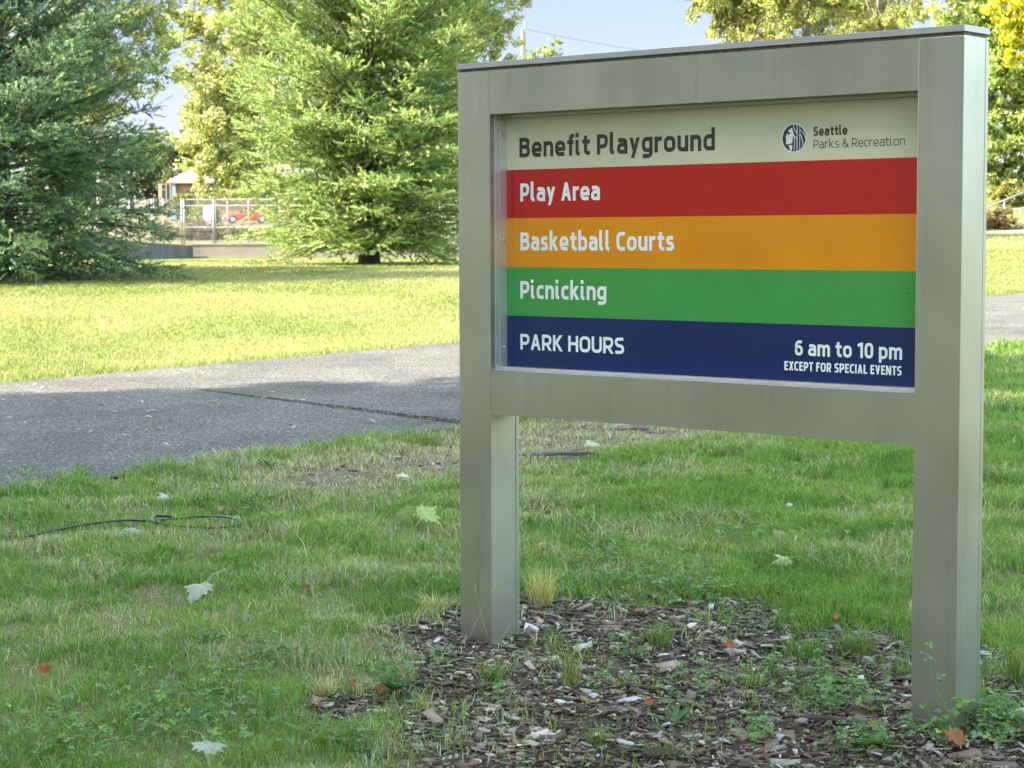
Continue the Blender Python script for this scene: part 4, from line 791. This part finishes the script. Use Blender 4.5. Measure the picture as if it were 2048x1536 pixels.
# ------------------------------------------------------------------ bark mulch
def bark_mulch():
    N = 60000; x = RNG.uniform(-1.1, 2.7, N); y = RNG.uniform(4.9, 8.2, N); k = RNG.uniform(0, 1, N) < np.maximum(mulch(x, y), .10*sstep((worn(x, y)-.5)/.3)); x, y = x[k], y[k]
    xb = RNG.uniform(-1.7, 2.2, 2600); yb = RNG.uniform(9.5, 14.5, 2600); k = (RNG.uniform(0, 1, 2600) < worn(xb, yb)) & (path_d(xb, yb) < -.05); x = np.concatenate([x, xb[k]]); y = np.concatenate([y, yb[k]]); n = len(x)
    L = .005+.022*RNG.uniform(0, 1, n)**2.4+.025*(RNG.uniform(0, 1, n) < .04); W = L*RNG.uniform(.16, .5, n); T = np.maximum(.0015, W*RNG.uniform(.15, .4, n))
    z = gz(x, y)+(fbm(x, y, .35, 31)-.5)*.05+mulch(x, y)*(fbm(x, y, .16, 33)-.4)*.03+RNG.uniform(-.002, .012, n)
    th = RNG.uniform(0, 2*math.pi, n); pt = RNG.normal(0, .2, n); rl_ = RNG.normal(0, .35, n)
    a = np.stack([np.cos(th)*np.cos(pt), np.sin(th)*np.cos(pt), np.sin(pt)], 1); b0 = np.stack([-np.sin(th), np.cos(th), np.zeros(n)], 1); c0 = np.cross(a, b0); b = b0*np.cos(rl_)[:, None]+c0*np.sin(rl_)[:, None]; c = np.cross(a, b)
    P = np.stack([x, y, z], 1); V = np.empty((n, 8, 3))
    for i, (sa, sb, sc) in enumerate(((-1, -1, -1), (1, -1, -1), (1, 1, -1), (-1, 1, -1), (-1, -1, 1), (1, -1, 1), (1, 1, 1), (-1, 1, 1))):
        V[:, i] = P+a*(L*sa*RNG.uniform(.65, 1.1, n))[:, None]+b*(W*sb*RNG.uniform(.45, 1.1, n))[:, None]+c*(T*sc*RNG.uniform(.5, 1., n))[:, None]
    f = np.array([(0, 3, 2, 1), (4, 5, 6, 7), (0, 1, 5, 4), (1, 2, 6, 5), (2, 3, 7, 6), (3, 0, 4, 7)]); loops = (np.arange(n)[:, None, None]*8+f[None]).reshape(-1, 4)
    col = pal(n, [(.14, .105, .08), (.23, .19, .155), (.38, .345, .31), (.075, .056, .042), (.25, .165, .105), (.45, .42, .39)], [4, 4, 1.8, 4.5, 1.4, .6], .2)
    tag(link('bark_mulch', np_mesh('bark_mulch', V.reshape(-1, 3), loops, np.full(n*6, 4), np.repeat(col, 8, 0)), M_chip), 'weathered grey brown bark chips round the sign posts', 'mulch', kind='stuff')
bark_mulch()

# ------------------------------------------------------------------ clover and broad leaves
def leaflets(base, dirs, L, W, up, col, fold=.25):
    """pointed oval leaflets: base (n,3), dirs (n,3) unit, up (n,3)"""
    n = len(base); s = np.cross(dirs, up); s /= np.linalg.norm(s, axis=1)[:, None]; L = L[:, None]; W = W[:, None]; u2 = np.cross(s, dirs)
    V = np.stack([base, base+dirs*L*.45+s*W*.5+u2*W*fold, base+dirs*L*.85+s*W*.36+u2*W*fold*.6, base+dirs*L-u2*L*.06, base+dirs*L*.85-s*W*.36+u2*W*fold*.6, base+dirs*L*.45-s*W*.5+u2*W*fold, base+dirs*L*.5], 1).reshape(-1, 3)
    b = np.arange(n)[:, None]*7; loops = np.concatenate([b+np.array([q]) for q in ((0, 1, 6), (1, 2, 6), (2, 3, 6), (3, 4, 6), (4, 5, 6), (5, 0, 6))], 1); return V, loops.reshape(-1, 3), np.full(6*n, 3), np.repeat(col, 7, 0)
def merge(parts):
    V, Lo, To, Co = [], [], [], []; o = 0
    for v, l, t, c in parts: V.append(v); Lo.append(np.asarray(l).ravel()+o); To.append(t); Co.append(c); o += len(v)
    return np.concatenate(V), np.concatenate(Lo), np.concatenate(To), np.concatenate(Co)
CLV = [(.085, .19, .045), (.12, .24, .055), (.15, .24, .12), (.18, .31, .07)]
def trefoils(P, size, cols=CLV):
    n = len(P); parts = []; tilt = RNG.normal(0, .3, (n, 3)); tilt[:, 2] = 1; tilt /= np.linalg.norm(tilt, axis=1)[:, None]; a0 = RNG.uniform(0, 6.28, n); c = pal(n, cols, [3, 3, 2, 1], .16)
    for k in range(3):
        q = a0+k*2.094; d = np.stack([np.cos(q), np.sin(q), np.zeros(n)], 1); d -= (d*tilt).sum(1)[:, None]*tilt; d /= np.linalg.norm(d, axis=1)[:, None]; parts.append(leaflets(P, d, size, size*.85, tilt, c*(1+RNG.normal(0, .08, (n, 1)))))
    return parts
def stems(P, Q, w, col):
    n = len(P); d = Q-P; s = np.cross(d, RNG.normal(size=(n, 3))); s /= np.linalg.norm(s, axis=1)[:, None]+1e-9; V = np.stack([P-s*w, P+s*w, Q+s*w*.7, Q-s*w*.7], 1).reshape(-1, 3); return V, np.arange(4*n).reshape(-1, 4), np.full(n, 4), np.tile(col, (4*n, 1))
def clover():
    PX = []
    for (cx, cy, rx, ry, n) in ((1300, 1165, 150, 45, 260), (1220, 1110, 80, 25, 90), (1500, 1080, 120, 35, 120), (1400, 1195, 90, 22, 90), (380, 1440, 190, 90, 420), (150, 1490, 160, 60, 160), (530, 1330, 80, 50, 90), (880, 1340, 40, 15, 22), (780, 1370, 50, 30, 50), (1650, 1390, 90, 40, 110), (1545, 1350, 35, 16, 26), (1720, 1500, 70, 30, 60), (1510, 1490, 40, 25, 36),
                               (1260, 1310, 50, 25, 26), (1400, 1380, 50, 30, 40), (1200, 1385, 25, 20, 14), (1330, 1410, 30, 18, 14), (1980, 1440, 70, 40, 90), (1700, 1060, 100, 60, 60), (480, 1010, 120, 30, 50), (60, 960, 70, 15, 40), (1500, 950, 250, 40, 60), (1000, 1405, 50, 25, 20), (700, 1500, 60, 20, 30), (1320, 1230, 250, 100, 60)):
        for k in range(n): PX.append((cx+random.gauss(0, .5)*rx, cy+random.gauss(0, .5)*ry))
    G = np.array([at(*q) for q in PX]); n = len(G); h = RNG.uniform(.025, .075, n); T = G+np.stack([RNG.normal(0, .012, n), RNG.normal(0, .012, n), h], 1)
    V, l, t, c = merge(trefoils(T, RNG.uniform(.010, .019, n))+[stems(G, T, .0008, (.10, .16, .05))]); tag(link('clover', np_mesh('clover', V, l, t, c), M_grass), 'low clover leaves scattered through the grass and mulch', 'clover', kind='stuff')
clover()
def clover_plant(label, px, py, n, rad, tall=()):
    g = at(px, py); root = empty('clover_plant', g, label, 'clover plant'); a = RNG.uniform(0, 6.28, n); r = rad*np.sqrt(RNG.uniform(0, 1, n)); G = np.stack([r*.35*np.cos(a), r*.35*np.sin(a), np.zeros(n)], 1); T = np.stack([r*np.cos(a)*1.15, r*np.sin(a), RNG.uniform(.03, .11, n)*(1.15-r/rad*.5)], 1)
    V, l, t, c = merge(trefoils(T, RNG.uniform(.014, .024, n))); link('leaves', np_mesh('leaves', V, l, t, c), M_grass, root)
    V, l, t, c = merge([stems(G, T, .0011, (.12, .16, .06))]); link('stems', np_mesh('stems', V, l, t, c), M_grass, root)
    for pts in tall:
        q = MB(); q.tube(pts, [.0022, .002, .0016, .0012][:len(pts)], 5); st = q.build('tall_stem', mat('stem_green', (.20, .22, .08), .6, var=.2, vscale=20), root, smooth=True)
        T = np.array([np.array(pts[-1])+RNG.normal(0, .012, 3) for k in range(5)]+[np.array(pts[-2])+np.array((.02, -.01, .03))+RNG.normal(0, .008, 3) for k in range(3)]); V, l, t, c = merge(trefoils(T, RNG.uniform(.012, .019, len(T)))); link('leaves', np_mesh('leaves', V, l, t, c), M_grass, st)
    return root
clover_plant('leafy clover plant with a tall stem climbing the foot of the right post', 1925, 1480, 90, .17, [[(-.02, -.02, 0), (-.05, -.05, .09), (-.10, -.07, .18), (-.125, -.075, .27)]])
clover_plant('spreading clover clump at the right edge below the post', 2010, 1465, 70, .14)
clover_plant('dark clover clump left of the right post in the mulch', 1690, 1425, 46, .13)
def rosette(label, px, py, n, L, W, col):
    g = at(px, py); a = np.linspace(0, 6.28, n, endpoint=False)+RNG.normal(0, .25, n); el = RNG.uniform(.25, .8, n); d = np.stack([np.cos(a)*np.cos(el), np.sin(a)*np.cos(el), np.sin(el)], 1); b = np.tile((0, 0, .005), (n, 1)); up = np.tile((0, 0, 1.), (n, 1))
    V, l, t, c = leaflets(b, d, L*RNG.uniform(.7, 1.15, n), W*RNG.uniform(.8, 1.2, n), up, pal(n, [col], [1], .12), .18); me = np_mesh('broadleaf_weed', V, l, t, c); o = link('broadleaf_weed', me, M_grass); o.location = g
    return tag(o, label, 'weed', 'broadleaf weeds in the lawn')
rosette('bright green broadleaf weed left of the pale dead tuft', 318, 1108, 11, .085, .022, (.12, .24, .04))
rosette('dark broadleaf weed in the shaded grass below the big pale leaf', 415, 1292, 9, .10, .026, (.07, .16, .035))
rosette('upright broadleaf weed at the lower left edge of the mulch', 632, 1490, 8, .12, .03, (.12, .20, .045))
rosette('narrow leaved weed in the mulch near the bottom edge', 1345, 1455, 10, .09, .016, (.07, .16, .05))
rosette('leafy green weed beside the path edge', 160, 955, 12, .10, .024, (.12, .21, .04))
rosette('leafy weed by the path edge above the hose', 540, 940, 12, .10, .024, (.10, .19, .04))
rosette('broad green weed in the near mulch left of the right post', 1735, 1498, 9, .075, .036, (.12, .24, .05))
rosette('dark glossy weed in the mulch in front of the left post', 790, 1385, 9, .06, .034, (.04, .11, .04))

# grass tufts that stand apart
def tuft(label, px, py, n, h, spread, cols, wts, w=.003):
    g = at(px, py); a = RNG.uniform(0, 6.28, n); r = spread*.3*np.sqrt(RNG.uniform(0, 1, n)); P = np.stack([r*np.cos(a), r*np.sin(a), np.full(n, -.005)], 1)
    o = blades('grass_tuft', P, h*RNG.uniform(.45, 1.1, n), w*RNG.uniform(.7, 1.3, n), pal(n, cols, wts, .15), RNG.uniform(.1, .9, n)*spread/h*1.2); o.location = g; return tag(o, label, 'grass tuft', 'grass tufts around the posts')
STR = [(.46, .42, .20), (.36, .36, .11), (.55, .50, .30)]; GRT = [(.11, .19, .03), (.17, .23, .05), (.34, .31, .16)]
tuft('tall dry tuft right behind the left post, sun dapple put into its yellow straw colour', 1082, 1212, 190, .19, .15, STR, [2, 3, 1])  # dry grass, with a sun dapple worked into its pale colours
tuft('upright thin green tuft alone in the mulch', 1142, 1368, 70, .17, .10, GRT, [2, 3, 2], .0026)
tuft('broad green tuft in the upper mulch edge', 1318, 1292, 170, .11, .13, GRT, [3, 2, 1])
tuft('green tuft in front of the right side of the left post', 985, 1365, 130, .11, .14, GRT, [3, 2, 2])
tuft('pale dry drooping tuft left of the left post', 868, 1222, 120, .10, .16, STR, [3, 1, 3])
tuft('bright green tuft at the mulch edge left of the right post', 1712, 1310, 220, .12, .17, GRT, [4, 2, 1])
tuft('small pale dead tuft beside the orange leaf', 650, 1385, 90, .07, .11, STR, [3, 1, 3])
tuft('grey straw tuft in the left lawn', 428, 1105, 110, .08, .10, [(.42, .38, .30), (.30, .27, .20)], [1, 1])
tuft('short green tuft near the bottom edge of the mulch', 1195, 1500, 110, .09, .10, GRT, [4, 2, 1])
tuft('lush green tuft on the path edge left of the post', 850, 890, 200, .13, .28, GRT, [5, 2, .5])
tuft('grassy tuft growing in the asphalt joint', 688, 822, 60, .05, .14, GRT, [3, 2, 1])
tuft('green tuft right of the right post at the frame edge', 2032, 1365, 120, .16, .10, GRT, [4, 2, 1])
tuft('green tuft at the bottom edge beside the lower mulch', 1330, 1525, 120, .08, .12, GRT, [4, 2, 1])
tuft('lush tuft overhanging the path in the left half', 385, 955, 170, .10, .30, GRT, [5, 2, .5])
def stalks():
    g = at(985, 1300); q = MB()
    for pts in ([(0, 0, 0), (-.03, -.01, .09), (-.055, -.02, .20), (-.06, -.02, .235)], [(-.10, 0, 0), (-.06, -.01, .10), (-.01, -.02, .2), (.015, -.02, .245)], [(.02, -.01, 0), (.04, -.02, .06), (.065, -.03, .10)]): q.tube(pts, [.0014, .0012, .001, .002][:len(pts)], 5)
    o = q.build('grass_stalk', mat('straw_stalk', (.38, .33, .16), .7, var=.2, vscale=20), smooth=True); o.location = g; tag(o, 'thin crossed seed stalks in front of the left post', 'grass stalk')
stalks()

# ------------------------------------------------------------------ fallen leaves
ML = [(0, -.42), (.10, -.30), (.34, -.40), (.30, -.24), (.55, -.20), (.46, -.04), (.72, .18), (.50, .20), (.58, .42), (.30, .34), (.24, .46), (.16, .66), (.10, .62), (0, .95)]
def maple_leaf(label, px, py, size, col, rotz, tilt, curl, stalk=True, group='fallen maple leaves', lift=.03, name='fallen_leaf'):
    size *= 1.32 if group == 'fallen maple leaves' else .95; col = np.array(col)*(1. if group == 'fallen maple leaves' else .72); curl *= 1.3; g = at(px, py); out = ML + [(-a, b) for a, b in ML[-2:0:-1]]; vs = [(0, 0, 0)]; fs = []; cs = []
    for rr in (.5, 1.): vs += [(a*rr, b*rr, 0) for a, b in out]
    n = len(out)
    for k in range(n): fs.append((0, 1+k, 1+(k+1) % n)); fs.append((1+k, 1+n+k, 1+n+(k+1) % n, 1+(k+1) % n))
    V = np.array(vs)*size*.5; V[1:] *= np.repeat(np.tile(RNG.uniform(.78, 1.12, n), 2)[:, None], 3, 1); V[:, 0] *= RNG.uniform(.8, 1.05); size *= 1.0; r = np.hypot(V[:, 0], V[:, 1])/(size*.5); ph = np.arctan2(V[:, 1], V[:, 0]); V[:, 2] = size*.5*(curl*r**2*(.6+.4*np.cos(2*ph+rotz))+.10*r*np.sin(5*ph+rotz*3)+.05*np.abs(V[:, 0])/(size*.5))
    cl = np.tile(col, (len(V), 1))*(1+RNG.normal(0, .10, (len(V), 1))); cl[0] *= 1.15
    lo = [i for f in fs for i in f]; me = np_mesh(name, V, lo, [len(f) for f in fs], np.clip(cl, 0, .9)); o = link(name, me, M_litter); o.location = g+Vector((0, 0, lift))
    o.rotation_euler = (Matrix.Rotation(tilt[0]*.75+.05, 3, 'X') @ Matrix.Rotation(tilt[1], 3, 'Y') @ Matrix.Rotation(rotz, 3, 'Z')).to_euler(); tag(o, label, 'leaf', group)
    if stalk:
        q = MB(); q.tube([(0, -.01*size, 0), (.03*size, -.35*size, .04*size), (.10*size, -.75*size, -.02)], [.0016, .0013, .0011], 5); q.build('leaf_stalk', mat('leaf_stalk', (.40, .42, .16), .6, var=.1, vscale=20), o, smooth=True)
    return o
PALE = (.34, .36, .27); PG = (.36, .42, .20); BR = (.30, .115, .035); TAN = (.36, .25, .14); DB = (.15, .075, .035)
maple_leaf('large pale maple leaf lying upside down in the left lawn', 405, 1200, .17, (.33, .36, .28), 2.6, (.35, -.2), -.35, lift=.055)
maple_leaf('pale green maple leaf with a long curved stalk right of centre', 1570, 1142, .12, PG, 1.9, (.45, .1), -.45, lift=.05)
maple_leaf('pale maple leaf on the bare ground below the sign panel', 1187, 905, .16, (.38, .42, .29), .5, (.25, .1), -.25, lift=.05)
maple_leaf('green maple leaf folded over in the grass left of the post', 812, 1052, .17, (.13, .20, .03), .9, (.5, -.4), -.5, lift=.07)
maple_leaf('paler green maple leaf beside the folded green one', 852, 1060, .16, (.30, .38, .14), -.6, (.8, .3), -.2, lift=.075)
maple_leaf('whitish maple leaf at the bottom edge left of the mulch', 415, 1524, .12, (.33, .36, .28), 3.6, (.3, .2), -.35, lift=.05)
maple_leaf('grey white leaf just below the hose', 268, 1076, .10, (.34, .38, .36), 1.0, (.4, .2), -.3, False)
maple_leaf('small white leaf above the hose loop', 330, 1004, .09, (.40, .42, .41), 2., (.5, .2), -.4, False)
maple_leaf('small pale leaf in the grass under the sign', 1580, 1021, .055, (.55, .50, .48), 1.2, (.4, 0), -.3, False)
maple_leaf('pale crumpled leaf on worn ground left of the post', 808, 962, .10, (.50, .46, .40), .3, (.2, .2), -.3, False)
maple_leaf('pinkish crumpled leaf on worn ground by the post', 877, 944, .09, (.42, .22, .20), 1.7, (.3, .2), -.5, False)
BG = 'brown fallen leaves'
maple_leaf('curled orange brown leaf at the lower left', 88, 1366, .085, BR, .8, (.6, .3), .9, False, BG, .04)
maple_leaf('bright orange curled leaf standing in the mulch', 1461, 1316, .085, (.38, .15, .05), 2.2, (1.0, .2), .9, False, BG, .045)
maple_leaf('orange leaf lying on pale chips in the middle of the mulch', 1296, 1428, .075, (.36, .12, .035), .4, (.5, .4), .5, False, BG, .035)
maple_leaf('big curled brown leaf under the clover at the right post', 1908, 1516, .16, (.30, .15, .06), 1.2, (.5, .3), .8, False, BG, .05)
maple_leaf('dark red brown leaf at the left edge of the mulch', 763, 1398, .08, (.22, .075, .03), 2.8, (.9, .1), .7, False, BG, .035)
maple_leaf('small brown leaf beside the dead tuft', 704, 1384, .06, BR, 1., (.5, .3), .6, False, BG)
maple_leaf('upright brown leaf below the left post', 966, 1362, .07, (.30, .13, .06), .2, (1.1, .3), .5, False, BG, .04)
maple_leaf('reddish leaf in the lawn left of the post', 612, 1190, .06, (.26, .08, .035), .7, (.6, .2), .7, False, BG)
maple_leaf('tan leaf lying flat in the left lawn', 607, 1210, .06, TAN, 1.9, (.3, .3), .5, False, BG)
maple_leaf('tan curled leaf among the clover below the sign', 1556, 1088, .10, (.40, .32, .20), .4, (.6, .1), .6, False, BG, .045)
maple_leaf('tan leaf at the loop of the hose', 442, 1030, .075, (.36, .25, .15), 1.4, (.6, .1), .5, False, BG)
maple_leaf('orange leaf caught in the grass at the mulch edge', 1674, 1260, .055, (.42, .20, .07), .9, (1.1, 0), .4, False, BG, .05)
maple_leaf('dark leaf in the grass right of the left post', 1096, 1042, .07, DB, .9, (.9, 0), .4, False, BG, .04)
maple_leaf('rusty leaf on the path edge behind the sign', 1134, 842, .09, BR, 1.9, (.8, 0), .5, False, BG, .05)
maple_leaf('small amber leaf at the far path edge', 255, 742, .07, (.45, .16, .04), .9, (.5, 0), .4, False, BG, .03)
maple_leaf('brown leaf in the left lawn near the pale leaf', 193, 1168, .06, DB, 2.4, (.8, 0), .6, False, BG)
maple_leaf('reddish leaf in the mulch left of the right post', 1690, 1380, .07, (.26, .06, .04), .9, (.5, 0), .4, False, BG)
maple_leaf('orange leaf scrap near the wood chunk', 1748, 1462, .06, BR, 1.9, (1., 0), .5, False, BG, .03)

# litter on the asphalt
PL = []
for k in range(60): PL.append((random.uniform(0, 915), random.uniform(775, 900)))
P = [];
for q in PL:
    g = at(*q)
    if path_d(g.x, g.y) > .15: P.append(np.array(g)+np.array((0, 0, .016)))
P = np.array(P); n = len(P); a = RNG.uniform(0, 6.28, n); d = np.stack([np.cos(a), np.sin(a), RNG.uniform(0, .3, n)], 1); d /= np.linalg.norm(d, axis=1)[:, None]
V, l, t, c = leaflets(P, d, RNG.uniform(.03, .09, n), RNG.uniform(.012, .035, n), np.tile((0, 0, 1.), (n, 1)), pal(n, [(.48, .44, .34), (.38, .26, .14), (.30, .30, .26)], [3, 2, 2], .15)); tag(link('leaf_litter', np_mesh('leaf_litter', V, l, t, c), M_litter), 'small dry leaf scraps scattered over the asphalt', 'leaf litter', kind='stuff')

# flowers
def flower(label, px, py, h, col, r, ball=False):
    g = at(px, py); root = empty('clover_flower' if ball else 'yellow_flower', g, label, 'flower', 'small flowers in the grass'); q = MB(); q.tube([(0, 0, 0), (.004, 0, h*.6), (0, 0, h)], .0012, 5); q.build('stem', mat('flower_stem', (.12, .18, .05), .6, var=.1, vscale=20), root)
    n = 60 if ball else 22; a = RNG.uniform(0, 6.28, n); el = RNG.uniform(-.3, 1.5, n) if ball else RNG.uniform(.1, .5, n); d = np.stack([np.cos(a)*np.cos(el), np.sin(a)*np.cos(el), np.sin(el)], 1); b = np.tile((0, 0, h), (n, 1)); up = np.tile((.1, .2, 1.), (n, 1))
    V, l, t, c = leaflets(b, d, r*RNG.uniform(.8, 1.1, n), r*.35*np.ones(n), up, pal(n, [col], [1], .1)); link('petals', np_mesh('petals', V, l, t, c), M_grass, root)
flower('yellow flower head right of the left post', 1082, 1128, .085, (.75, .52, .01), .016); flower('yellow flower low in the left lawn', 177, 1130, .04, (.72, .52, .01), .013); flower('yellow flower by the path edge at the left', 60, 1025, .06, (.72, .52, .01), .015); flower('pink clover flower at the far edge of the path', 172, 748, .09, (.60, .34, .45), .022, True)
flower('pale pink clover flower farther along the far path edge', 350, 738, .09, (.55, .40, .42), .018, True)

# hose
pts = [at(*q) for q in ((60, 1082), (110, 1074), (180, 1061), (250, 1050), (292, 1047), (340, 1043), (400, 1041), (452, 1046), (482, 1056), (468, 1064), (430, 1062), (380, 1058), (330, 1055), (305, 1053), (312, 1046), (350, 1046))]
fine = []
for i in range(len(pts)-1):
    p0, p1, p2, p3 = pts[max(i-1, 0)], pts[i], pts[i+1], pts[min(i+2, len(pts)-1)]
    for k in range(5):
        t = k/5; fine.append(.5*((2*p1)+(p2-p0)*t+(2*p0-5*p1+4*p2-p3)*t*t+(3*p1-p0-3*p2+p3)*t**3)+Vector((0, 0, .022+.012*math.sin(i+t))))
b = MB(); b.tube(fine, .0062, 8); tag(b.build('garden_hose', M_hose, smooth=True), 'thin black hose looped in the left lawn below the path', 'hose')

# wood pieces and roots
def wood(name, label, px, py, L, W, T, rz, col, tilt=.1, cat='wood'):
    g = at(px, py); n = 9; V = []; F_ = []; m = 7
    for i in range(n):
        s = i/(n-1); k = (math.sin(math.pi*min(1, max(0, .08+s*.84))))**.5*RNG.uniform(.8, 1.1)
        for j in range(m):
            q = 2*math.pi*j/m; V.append(((s-.5)*L, math.cos(q)*W*.5*k*RNG.uniform(.85, 1.1), math.sin(q)*T*.5*k*RNG.uniform(.85, 1.1)+math.sin(s*3)*T*.2))
    for i in range(n-1):
        for j in range(m): F_.append((i*m+j, i*m+(j+1) % m, (i+1)*m+(j+1) % m, (i+1)*m+j))
    F_ += [tuple(range(m-1, -1, -1)), tuple((n-1)*m+j for j in range(m))]; b = MB(); b.add(V, F_); o = b.build(name, mat(name, col, .85, var=.5, vscale=25, bump=.8, bscale=60, vstretch=(.3, 1, 1)), smooth=False); o.location = g+Vector((0, 0, T*.45+.004)); o.rotation_euler = (0, tilt, rz); return tag(o, label, cat)
wood('wood_chunk', 'reddish brown split wood piece in the mulch', 1590, 1432, .12, .022, .016, .75, (.24, .15, .10), -.15)
wood('wood_chunk', 'long dark rotten wood piece in the mulch left of the right post', 1660, 1455, .19, .035, .03, -.45, (.06, .042, .03), .05)
wood('wood_chunk', 'pale grey bark plate at the upper mulch edge', 1540, 1298, .07, .04, .012, .2, (.40, .37, .35), .1)
wood('wood_chunk', 'long grey wood splinter right of the left post', 1095, 1235, .15, .022, .012, -.5, (.20, .17, .14), .1)
wood('wood_chunk', 'flat grey chip left of the left post', 862, 1283, .12, .02, .012, -.2, (.24, .20, .17), 0.)
wood('wood_chunk', 'pale wood shard beside the right post', 1815, 1400, .05, .035, .012, .9, (.48, .46, .46), .3)
wood('tree_root', 'pale pinkish exposed root end behind the sign', 1262, 866, .24, .11, .07, .15, (.38, .28, .25), 0., 'root')
wood('tree_root', 'thin grey exposed root right of the left post', 1110, 915, .55, .04, .035, .1, (.20, .17, .15), 0., 'root')
wood('broken_twig', 'thin pale broken twig in the mulch below the sign', 1330, 1340, .14, .006, .006, .5, (.36, .30, .22), -.05, 'twig')
wood('broken_twig', 'grey curved twig near the left post foot', 1035, 1318, .18, .008, .008, -.5, (.36, .33, .30), 0., 'twig')
